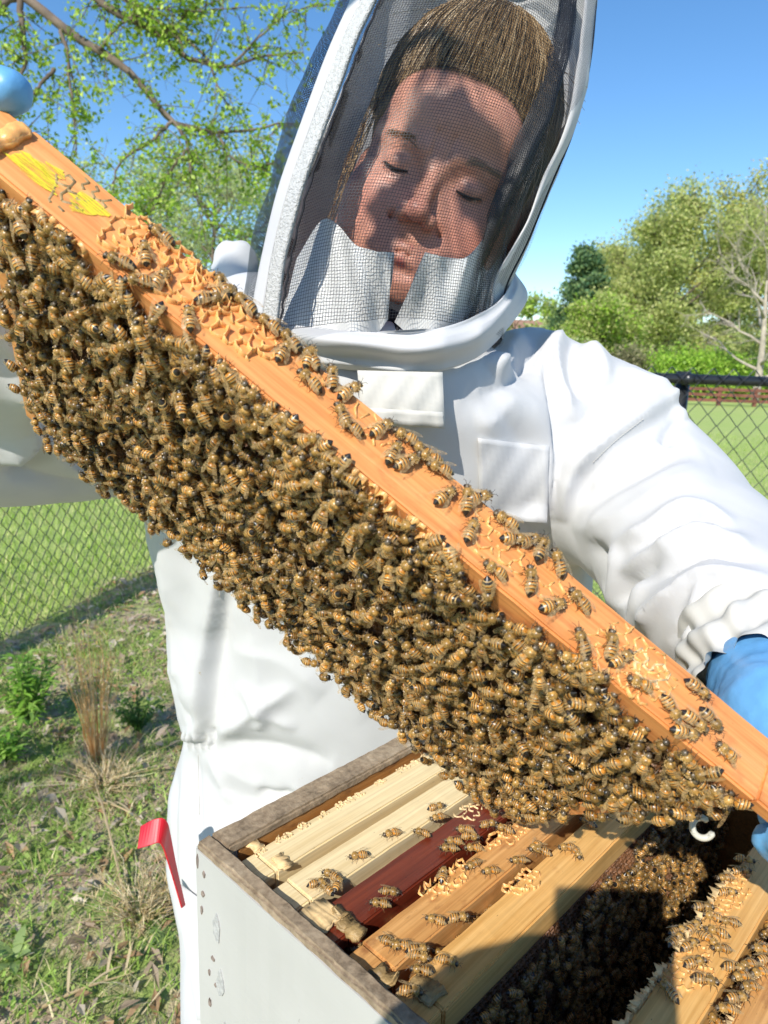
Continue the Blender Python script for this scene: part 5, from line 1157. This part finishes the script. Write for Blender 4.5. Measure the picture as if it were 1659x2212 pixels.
# ============================================================ THE BEES
def bee_arrays(seed, dark=0.0, bend=0.0, spread=0.25):
    """one worker, millimetres: head +x, feet on z=0. returns body (V,F,colour) and two wings (V,F)"""
    r = random.Random(seed); V = []; Fc = []; C = []; n = 9
    def add(v, f, c):
        b_ = len(V); V.extend(v); Fc.extend(tuple(i + b_ for i in q) for q in f); C.extend(c if isinstance(c, list) else [c] * len(f))
    tan = np.array((0.43, 0.245, 0.062)) * (1 - .35 * dark); amber = np.array((0.58, 0.235, 0.03)) * (1 - .5 * dark); pale = np.array((0.66, 0.44, 0.17)) * (1 - .4 * dark); blk = np.array((0.022, 0.016, 0.012)); head = np.array((0.13, 0.095, 0.055))
    prof = [(6.3, .15, 2.5, head), (6.1, .8, 2.5, head), (5.5, 1.45, 2.6, head), (4.8, 1.35, 2.8, head), (4.35, .75, 2.9, head), (4.2, 1.1, 3.0, tan), (3.7, 1.85, 3.05, tan), (2.7, 2.2, 3.1, tan), (1.6, 2.1, 3.05, tan), (.7, 1.45, 2.9, tan), (.25, .55, 2.75, blk), (0, .9, 2.75, amber)]
    xs = [(-.5, 1.65, amber), (-1.05, 1.95, amber), (-1.3, 2.03, pale), (-1.75, 2.15, blk), (-2.3, 2.2, amber), (-2.75, 2.22, pale), (-3.1, 2.2, blk), (-3.6, 2.1, amber), (-4.0, 2.0, pale), (-4.4, 1.85, blk), (-4.9, 1.6, amber if dark < .5 else blk), (-5.25, 1.4, pale), (-5.6, 1.15, blk), (-6.2, .75, blk), (-6.9, .12, blk)]
    for x, rr, c in xs: t = -x / 6.9; rr *= 1.16; prof.append((x, rr, 2.85 - .7 * t - bend * 1.6 * t * t, c))
    vs, fs, cs_ = [], [], []
    for i, (x, rr, z, c) in enumerate(prof):
        for j in range(n): th = 6.283 * j / n; sq = 0.92 if x < 0 else 1; vs.append((x, rr * math.cos(th), z + rr * sq * math.sin(th)))
    for i in range(len(prof) - 1):
        for j in range(n): fs.append((i * n + j, i * n + (j + 1) % n, (i + 1) * n + (j + 1) % n, (i + 1) * n + j)); cs_.append(tuple(prof[i + 1][3] * (r.uniform(.55, 1.25) if 4 <= i < 9 else r.uniform(.8, 1.15))))
    add(vs, [q[::-1] for q in fs], cs_)
    for s in (-1, 1):                                   # eyes
        e = [(5.35 + .62 * math.cos(a) , s * 1.28, 2.85 + .95 * math.sin(a)) for a in np.linspace(0, 6.283, 7)[:-1]] + [(5.4, s * 1.72, 2.85)]; add(e, [(k, (k + 1) % 6, 6) if s > 0 else ((k + 1) % 6, k, 6) for k in range(6)], (0.012, 0.009, 0.008))
        pt = [(6.1, s * .35, 2.9), (7.3, s * .9, 3.4), (8.3, s * 1.6, 2.6)]
        for a, b_ in zip(pt, pt[1:]): seg(add, a, b_, .13, .1, (0.03, 0.02, 0.015))
        for k, (hx, kx, fx, fy) in enumerate(((3.6, 4.7, 5.4, 2.7), (2.3, 2.4, 2.3, 3.5), (1.1, -.6, -2.0, 3.3))):
            j = r.uniform(-.5, .5); a, b_, c_, d_ = (hx, s * 1.1, 1.5), (kx + j, s * 2.7, 2.5), (fx * .85 + kx * .15 + j, s * fy * .92, .9), (fx + j * 1.5, s * (fy + .5), 0.0)
            cl = (0.16, 0.10, 0.045) if k < 2 else (0.24, 0.14, 0.055)
            seg(add, a, b_, .26, .2, cl); seg(add, b_, c_, .2 if k < 2 else .3, .13, cl); seg(add, c_, d_, .11, .07, cl)
    for k in range(120):                                  # fuzz
        u = r.random(); x = r.uniform(.6, 4.2) if u < .75 else (r.uniform(4.4, 6.0) if u < .85 else r.uniform(-1.6, 0)); rr = np.interp(-x, [-p[0] for p in prof], [p[1] for p in prof]); z = np.interp(-x, [-p[0] for p in prof], [p[2] for p in prof]); th = r.uniform(-.6, 3.74)
        o = np.array((x, rr * math.cos(th), z + rr * math.sin(th))); d = np.array((r.uniform(-.5, .3), math.cos(th), math.sin(th))); L = r.uniform(.4, .85); t = np.array((.11, .09 * math.sin(th), -.09 * math.cos(th)))
        add([o - t, o + t, o + d * L], [(0, 1, 2)], tuple(pale * r.uniform(.75, 1.15)))
    wings = []
    for s in (-1, 1):
        W = []
        for i, (t, w) in enumerate(((0, .25), (.2, .9), (.45, 1.35), (.7, 1.55), (.9, 1.2), (1, .5))):
            cx = 2.4 - 9.0 * t; cy = s * (1.15 + (1.0 + 5 * spread) * t); cz = 4.75 - .9 * t + .25 * math.sin(3 * t) - bend * t
            W += [(cx, cy - s * w * .75, cz + .22), (cx, cy + s * w * .75, cz - .35 * t - .1)]
        wings.append((np.array(W), [(2 * i, 2 * i + 1, 2 * i + 3, 2 * i + 2) for i in range(5)]))
    return np.array(V, float), Fc, np.array(C, float), wings
def seg(add, a, b_, ra, rb, c):
    a, b_ = np.array(a), np.array(b_); d = unit(b_ - a); u = unit(np.cross(d, (0.3, .2, 1))); w = np.cross(d, u); v = []
    for p, q in ((a, ra), (b_, rb)): v += [p + q * (u * math.cos(t) + w * math.sin(t)) for t in (0, 2.094, 4.189)]
    add([tuple(p) for p in v], [(0, 1, 4, 3), (1, 2, 5, 4), (2, 0, 3, 5)], c)
BEE = [bee_arrays(1, 0, 0, .12), bee_arrays(2, .3, .5, .3), bee_arrays(3, 0, .8, .2), bee_arrays(4, .7, .1, .15), bee_arrays(5, .15, .3, .45), bee_arrays(6, .45, .9, .05)]
K = 0.001
BM = []
for V, Fc, C, wg in BEE:
    BM.append((mesh('bee_body', V * K, Fc, M['bee'], cols=C, smooth=True, add=False), [mesh('wing', w * K, f, M['wing'], smooth=True, add=False) for w, f in wg]))
def bee_mat(pos, nrm, head, sc, tilt=0.0, rollv=0.0):
    n = unit(nrm); h = head - n * np.dot(head, n); h = unit(h); l = np.cross(n, h)
    m = Matrix(((h[0], l[0], n[0], pos[0]), (h[1], l[1], n[1], pos[1]), (h[2], l[2], n[2], pos[2]), (0, 0, 0, 1)))
    return m @ Matrix.Rotation(tilt, 4, 'Y') @ Matrix.Rotation(rollv, 4, 'X') @ Matrix.Diagonal((sc, sc, sc, 1))
bees = []                                                # (matrix, variant, label, group, screen size, priority)
def spot(m, v, label, group, pri): 
    x, y, z = proj(np.array(m.translation)); bees.append((m, v, label, group, F * .0135 / z, pri, x, y))
r = random.Random(99)
def on_pixels(pts, o, n, label, group, back=None):
    for p in pts:
        px, py = p[:2]; q = hit_plane(px, py, o, n)
        if o is FO: l_ = (LI @ np.array([*q, 1]))[:3]; q = np.array((LM @ Vector((l_[0], max(-.0135, min(.0135, l_[1])), 0)))[:])
        ang = p[2] if len(p) > 2 else r.uniform(0, 360)
        hd = RT * math.cos(R(ang)) + UP * math.sin(R(ang)); spot(bee_mat(q + n * .0004, n, hd, r.uniform(1.04, 1.18), r.uniform(-.08, .08), r.uniform(-.1, .1)), r.randrange(6), label, group, 2)
# on the lifted bar
TOPB = [(362, 508, 150), (312, 555, 95), (257, 575, 170), (345, 610, 60), (498, 612, 110), (268, 640, 190), (452, 655, 20), (407, 695, 95), (530, 662, 140), (592, 697, 150), (645, 725, 130), (692, 760, 120), (732, 803, 90), (766, 838, 40), (755, 928, 150), (879, 941, 160), (929, 958, 150), (844, 983, 60), (874, 1003, 30), (929, 988, 170), (946, 1018, 165), (1044, 1058, 20), (1001, 1083, 80), (1091, 1123, 150), (1159, 1140, 20), (1104, 1168, 5), (1166, 1180, 60), (1201, 1213, 100), (1137, 1256, 80), (1499, 1490, -40), (1441, 1533, -70), (1491, 1560, -40), (1526, 1555, -50), (1466, 1595, -10), (820, 930, 40), (700, 745, 70), (480, 640, 30), (610, 765, 60), (665, 830, 140), (735, 905, 110), (1010, 1150, 60), (1065, 1235, 150), (1185, 1310, 20), (1245, 1300, 130), (1310, 1395, 70), (1375, 1480, 160), (1335, 1425, 30), (1560, 1625, 140), (955, 1075, 40), (1250, 1390, 100)]
on_pixels(TOPB, FO, ez, 'honey bee walking on the orange top bar of the lifted frame', 'bees on the lifted top bar')
# over the comb of the lifted frame: several loose layers on the face towards the camera, and its edges
nvis = ey * VIS
def frame_pt(x, y, z): return FO + ex * x + ey * y + ez * z
cover = 1500; placed = []
def far_enough(x, z, dmin, lay):
    for (a, b_, l) in placed[-2600:]:
        if l == lay and abs(a - x) < dmin and abs(b_ - z) < dmin and (a - x) ** 2 + (b_ - z) ** 2 < dmin * dmin: return False
    return True
for lay, (cnt, hgt, dmin) in enumerate(((760, .0140, .0078), (460, .0180, .0098), (320, .0232, .0108))):
    tries = 0; got = 0
    while got < cnt and tries < cnt * 7:
        tries += 1; x = r.uniform(-.216, .220); z = r.uniform(-.226, -.012)
        edge = max(0, (-z - .216) / .016)
        if lay and fbm(np.array([[x, z, lay * .3]]), 14, 5)[0] < -.28 + .1 * lay: continue
        if not far_enough(x, z, dmin, lay): continue
        placed.append((x, z, lay)); got += 1
        h = hgt + r.uniform(-.0012, .0016) - edge * .006
        a = r.gauss(math.pi / 2, .75) if r.random() < .78 else r.uniform(0, 6.283)
        hd = ex * math.cos(a) + ez * math.sin(a); tilt = r.gauss(.22 + .06 * lay, .20); n = unit(nvis + ez * r.gauss(0, .15) + ex * r.gauss(0, .15) - ez * edge * .9)
        spot(bee_mat(frame_pt(x, VIS * h, z), n, hd, r.uniform(1.06, 1.24), tilt, r.gauss(0, .2)), r.randrange(6), 'honey bee in the dense cluster covering the lifted comb', 'bees crowding the lifted comb', (0.0, .3, 1.0)[lay])
for k in range(95):                                      # hanging along the bottom bar and the near end bar
    if k < 62: x = r.uniform(-.215, .21); q = frame_pt(x, VIS * r.uniform(-.012, .013), -.236 - r.uniform(0, .004)); n = unit(-ez + nvis * r.uniform(0, .8))
    else: z = r.uniform(-.225, -.03); q = frame_pt(.2275 + r.uniform(0, .003), VIS * r.uniform(-.012, .017), z); n = unit(ex + nvis * r.uniform(0, .9))
    spot(bee_mat(q, n, np.array([r.gauss(0, 1), r.gauss(0, 1), r.gauss(0, 1)]), r.uniform(.92, 1.05), r.gauss(0, .2), r.gauss(0, .3)), r.randrange(6), 'honey bee in the dense cluster covering the lifted comb', 'bees crowding the lifted comb', .5)
for k in range(150):                                     # spilling over the visible edge and side of the top bar
    x = -.222 + .44 * (k + r.random()) / 150
    if fbm(np.array([[x, 0, 0]]), 18, 3)[0] < -.15 and r.random() < .8: continue
    zz = -r.uniform(.001, .020); q = frame_pt(x, VIS * .0166, zz); n = unit(nvis + ez * (.5 if zz > -.005 else 0)); a = r.uniform(0, 6.283)
    spot(bee_mat(q, n, ex * math.cos(a) + ez * math.sin(a), r.uniform(1.0, 1.15), r.gauss(-.1, .15), r.gauss(0, .2)), r.randrange(6), 'honey bee clinging to the side of the orange top bar', 'bees on the side of the lifted bar', 1.5)
# on the top bars in the box
zb = np.array([0, 0, 1.0]); TOPP = np.array([HA[0], HA[1], FRZ])
on_pixels([(942, 1750), (945, 1773), (912, 1806), (1040, 1718), (1065, 1750), (1100, 1740), (1035, 1735), (705, 1926), (715, 1900), (685, 1916), (728, 1918)], TOPP, zb, 'honey bee on the dark red brown frame in the box', 'bees on the red brown frame')
on_pixels([(847, 1808), (775, 1856)], TOPP, zb, 'honey bee between the cream frame and the red brown frame', 'bees on the cream frame')
on_pixels([(980, 1826), (1015, 1816), (1022, 1840), (970, 1841), (1022, 1876), (840, 1935), (820, 1960), (955, 1896), (1055, 1788), (1120, 1762), (1145, 1760), (1090, 1800), (840, 2046), (1005, 1800), (865, 2052)], TOPP, zb, 'honey bee on the honey coloured frame in the box', 'bees on the honey coloured frame')
on_pixels([(1060, 1890), (1120, 1866), (1170, 1846), (1155, 1836), (990, 1991), (965, 2086), (902, 2061), (910, 2106), (885, 2151), (940, 1996), (1255, 1750), (1270, 1785), (1245, 1850), (1290, 1770), (905, 2075), (1225, 1838)], TOPP, zb, 'honey bee on the golden frame edging the open gap', 'bees on the golden frame by the gap')
on_pixels([(1441, 2148), (1497, 2012), (1518, 1969), (1458, 2037), (1557, 2059), (1548, 2024), (1501, 2088), (1522, 2127), (1565, 1905), (1608, 1865), (1540, 1990), (1600, 1890), (1490, 2050), (1575, 2000), (1570, 1935), (1530, 2040), (1465, 2020)], TOPP, zb, 'honey bee on the golden frame across the open gap', 'bees on the frame across the gap')
on_pixels([(1587, 2101), (1616, 2093), (1591, 2165), (1655, 2080), (1640, 2110), (1570, 2190), (1620, 2140), (1645, 2060), (1600, 2120)], TOPP, zb, 'honey bee on the waxy frame beside the far side wall', 'bees on the frame by the far wall')
# on the comb faces inside the gap
HV3, HU3 = HV, HU
for k in range(1050):
    x = r.uniform(.035, .47); z = -r.uniform(.018, .215); lay = r.random() < .35
    q = HA + HU3 * x + HV3 * (.188 + .0150 + (.004 if lay else 0) + r.uniform(0, .0015)) + np.array([0, 0, z - .008]); a = r.uniform(0, 6.283)
    spot(bee_mat(q, unit(HV3 + r.gauss(0, .12) * HU3 + r.gauss(0, .12) * zb), HU3 * math.cos(a) + zb * math.sin(a), r.uniform(1.02, 1.15), r.gauss(.1, .15), r.gauss(0, .2)), r.randrange(6), 'honey bee on the comb face inside the open gap of the box', 'bees on the comb inside the gap', .05)
for k in range(260):
    x = r.uniform(.035, .47); z = -r.uniform(.02, .2); q = HA + HU3 * x + HV3 * (.288 - .0150 - r.uniform(0, .003)) + np.array([0, 0, z - .008]); a = r.uniform(0, 6.283)
    spot(bee_mat(q, -HV3, HU3 * math.cos(a) + zb * math.sin(a), 1, 0, r.gauss(0, .2)), r.randrange(6), 'x', 'x', -1)
for k in range(140):                                     # between the waxy frames on the right, and down the narrow gaps
    v0 = r.choice((.306, .307, .345, .170, .133)); x = r.uniform(.03, .42); q = HA + HU3 * x + HV3 * (v0 + r.uniform(-.004, .004)) + np.array([0, 0, -.018 - r.uniform(0, .012)]); a = r.uniform(0, 6.283)
    spot(bee_mat(q, unit(zb + r.gauss(0, .4) * HV3), HU3 * math.cos(a) + HV3 * math.sin(a), 1, r.gauss(0, .3), r.gauss(0, .3)), r.randrange(6), 'x', 'x', -1)
# the bees that show largest are things of their own, the rest one mass
def inview(b_): return -10 < b_[6] < 1669 and -10 < b_[7] < 2222
singles = [b_ for b_ in bees if b_[5] == 2 and inview(b_)]
rest = sorted([b_ for b_ in bees if b_[5] >= .3 and b_[5] < 2 and inview(b_)], key=lambda b_: -(b_[4] * (1 + .25 * b_[5])))
singles += rest[:297 - len(singles)]
sid = set(id(b_) for b_ in singles)
LOOK = ['amber banded honey bee', 'brown honey bee with opened wings', 'golden curled honey bee', 'black tailed dark honey bee', 'golden honey bee with spread wings', 'dark curled honey bee']
for b_ in singles:
    root = bpy.data.objects.new('honey_bee', BM[b_[1]][0]); link(root); root.matrix_world = b_[0]; tag(root, b_[2].replace('honey bee', LOOK[b_[1]]), 'bee', b_[3])
    for w in BM[b_[1]][1]: link(bpy.data.objects.new('wing', w), root)
AV, AF, AC, AM = [], [], [], []; base = 0
for b_ in bees:
    if id(b_) in sid: continue
    V, Fc, C, wg = BEE[b_[1]]; m = np.array(b_[0]); tint = r.uniform(.42, 1.12)
    for v, f, c, mi in [(V, Fc, C * tint, 0)] + [(w, f, np.full((len(f), 3), .5), 1) for w, f in wg]:
        AV.append(v * K @ m[:3, :3].T + m[:3, 3]); AF.extend([tuple(i + base for i in q) for q in f]); AC.append(c); AM += [mi] * len(f); base += len(v)
o = mesh('bee_swarm', np.concatenate(AV), AF, [M['bee'], M['wing']], cols=np.concatenate(AC), midx=AM, smooth=True)
tag(o, 'mass of honey bees packed over the lifted comb and inside the hive box', 'bees', kind='stuff')
# curled white ring hanging under the cluster
c = P(1515, 1788, .40); pts = [c + RT * .0050 * math.cos(t) + UP * .0048 * math.sin(t) + FW * .003 * math.cos(t * .5) for t in np.linspace(.55, 6.1, 26)]
mb = MB(); mb.tube(pts, [.0013] + [.0019] * 24 + [.0011], 8); tag(mb.build('larva', M['white_plastic'], None, True), 'small curled white grub hanging from the bottom of the bee covered frame', 'larva')

# ============================================================ THE PHOTOGRAPHER: phone held up at the lens, body behind it; its shadow falls across the box
skin2 = simple('photographer_skin', (0.55, 0.30, 0.21), 0.5, 0.1, 60); shirt = simple('photographer_shirt', (0.10, 0.13, 0.20), 0.9, 0.2, 40); jeans = simple('photographer_jeans', (0.05, 0.08, 0.15), 0.9, 0.2, 40); casem = simple('phone_case', (0.02, 0.02, 0.022), 0.4, 0.1, 60)
ph = empty('smartphone', CAM, 'black smartphone held upright by the photographer', 'smartphone', None, cam.matrix_world.copy())
MB().box((-.062, -.146, .006), (.014, .014, .015), .003).build('case', casem, ph); MB().box((-.018, -.016, .0035), (.012, .012, .0062), .001).build('camera_bump', casem, ph); MB().box((-.059, -.142, .0151), (.011, .011, .0158)).build('screen', simple('phone_screen', (0.01, 0.01, 0.012), 0.1, 0.05, 10), ph)
pf = np.array([0.03, -0.62, 0.0]); pg = empty('person', pf, 'photographer in a navy shirt holding up the smartphone', 'person')
def cw(x, y, z): return CAM + RT * x + UP * y - FW * z - pf
def body_sdf(p):
    d = s_ell(p, (0, 0, 1.16), (.19, .12, .27)); d = smin(d, s_ell(p, (0, 0, .95), (.18, .13, .16)), .06); d = smin(d, s_cone(p, (0, .01, 1.40), (0, .02, 1.50), .055, .05), .04); d = smin(d, s_ell(p, (0, .03, 1.60), (.075, .095, .12)), .02)
    for s in (-1, 1):
        el = np.array([s * .25, .10 if s < 0 else -.04, 1.06]); wr = cw(-.026 + s * .125, -.100, .03) if s < 0 else np.array([.27, .02, .80]); d = smin(d, s_cone(p, (s * .18, 0, 1.36), el, .055, .042), .04); d = smin(d, s_cone(p, el, wr, .042, .028), .02)
        pm = cw(-.026 + s * .072, -.050, .022) if s < 0 else np.array([.27, .04, .73]); d = smin(d, s_cone(p, wr, pm, .030, .031), .015)
        if s > 0:
            for k in range(4): d = smin(d, smin(s_cone(p, pm + np.array([0, .024 - .016 * k, -.01]), pm + np.array([.004, .022 - .015 * k, -.055]), .009, .0085), s_cone(p, pm + np.array([.004, .022 - .015 * k, -.055]), pm + np.array([-.004, .026 - .014 * k, -.085]), .0085, .0075), .003), .004)
            d = smin(d, s_cone(p, pm + np.array([0, .02, .01]), pm + np.array([-.012, .048, -.04]), .011, .009), .006)
        for k in range(4 if s < 0 else 0): d = smin(d, smin(s_cone(p, pm + UP * (.024 - .016 * k), cw(-.026 + s * .050, -.026 - .017 * k, .004), .009, .0085), s_cone(p, cw(-.026 + s * .050, -.026 - .017 * k, .004), cw(-.026 + s * .030, -.028 - .017 * k, -.001), .0085, .007), .003), .004)
        if s < 0: d = smin(d, smin(s_cone(p, pm + UP * .01, cw(-.026 + s * .045, -.045, .024), .011, .010), s_cone(p, cw(-.026 + s * .045, -.045, .024), cw(-.026 + s * .022, -.035, .024), .010, .008), .003), .006)
        d = smin(d, s_cone(p, (s * .09, 0, .88), (s * .11, .01, .48), .095, .062), .04); d = smin(d, s_cone(p, (s * .11, .01, .48), (s * .12, 0, .09), .062, .042), .02); d = smin(d, s_cone(p, (s * .12, -.03, .04), (s * .13, .15, .035), .04, .035), .03)
    return d
V, Q = nets(body_sdf, (-.36, -.2, 0.0), (.36, .70, 1.76), .0085); V = relax(V, Q, 1)
pb = mesh('body', V, Q, [skin2, shirt, jeans], pg, True)
c = V[Q].mean(1); arm = (np.abs(c[:, 0]) > .2) & ((c[:, 1] > .13) | (c[:, 2] < .98) & (c[:, 2] > .6)) | (c[:, 1] > .2) & (c[:, 2] > .7); pb.data.polygons.foreach_set('material_index', np.where(arm | (c[:, 2] > 1.45), 0, np.where(c[:, 2] < .92, 2, 1)).astype(np.int32))
V, Q = nets(lambda p: np.maximum(s_ell(p, (0, .01, 1.625), (.084, .105, .112)), -(p[..., 2] - 1.60 + .6 * (p[..., 1] - .05))), (-.12, -.14, 1.45), (.12, .16, 1.78), .008); mesh('hair', V, Q, simple('photographer_hair', (0.05, 0.03, 0.02), 0.6, 0.3, 80), pg, True)

# unseen tree added behind the photographer, its low bough placed to dapple the face
def added_shade_tree():
    foot = np.array([-4.6, -2.6, 0.0]); root = empty('maple_tree', foot, 'added unseen young maple behind the photographer, one low leafy bough shading the veil', 'tree'); T = MB(); L = MB(); r = random.Random(8)
    face = P(930, 380, .60); tip = face + SUN * .95; T.tube(spline([(0, 0, 0), (.05, .02, 1.2), (.0, .0, 2.2), (.1, .05, 3.4)], 10), np.linspace(.07, .03, 10), 8)
    bough = spline([np.array([.0, .0, 2.2]), np.array([1.4, .8, 2.85]), np.array([3.0, 1.7, 2.8]), tip + np.array([-.16, -.10, .22]) - foot, tip + np.array([.02, 0, .10]) - foot], 24); T.tube(bough, np.linspace(.028, .004, 24), 6)
    def leaf(c, size, n):
        n = unit(n); u = unit(np.cross(n, (r.uniform(-1, 1), r.uniform(-1, 1), r.uniform(-1, 1)))); w = np.cross(n, u); V = [c]; k = 20
        for i in range(k):
            a = 6.283 * i / k; q = size * (1.0 if i % 4 == 0 else (.82 if i % 2 else .68)); V.append(c + q * (u * math.cos(a) + w * math.sin(a)) - n * size * .12 * math.cos(2 * a))
        L.add(V, [(0, 1 + i, 1 + (i + 1) % k) for i in range(k)], c=(.20, .36, .05))
    for px, py, rad in [(935, 285, .024), (990, 280, .023), (1040, 320, .020), (1075, 365, .016), (885, 325, .017), (860, 368, .014), (812, 402, .017), (842, 445, .013), (1008, 398, .013), (1048, 428, .017), (800, 470, .016), (948, 540, .015), (985, 530, .014), (880, 600, .014)]:  # leaves added on the sun line to shade chosen spots of the face
        f = P(px, py, .585); c = f + SUN * (.92 + r.uniform(-.06, .08)) - foot; leaf(c, rad * 1.12, SUN + np.array([r.uniform(-.2, .2), r.uniform(-.2, .2), r.uniform(-.2, .2)]))
        b_ = bough[23 - r.randrange(4)]; T.tube([b_, (b_ + c) / 2 + np.array([0, 0, .01]), c], [.0018, .0014, .0009], 4)
    for k in range(260):
        b_ = bough[r.randrange(2, 10)] + np.array([r.gauss(0, .14), r.gauss(0, .14), r.gauss(.05, .12)]); leaf(b_, r.uniform(.02, .035), np.array([r.gauss(0, 1), r.gauss(0, 1), 1.0]))
    for k in range(500):
        b_ = np.array([r.gauss(0, .45), r.gauss(0, .45), 3.1 + r.gauss(0, .45)]); leaf(b_, r.uniform(.02, .035), np.array([r.gauss(0, 1), r.gauss(0, 1), 1.0]))
    T.build('trunk', M['bark'], root, True); L.build('crown', M['leaf'], root)
added_shade_tree()
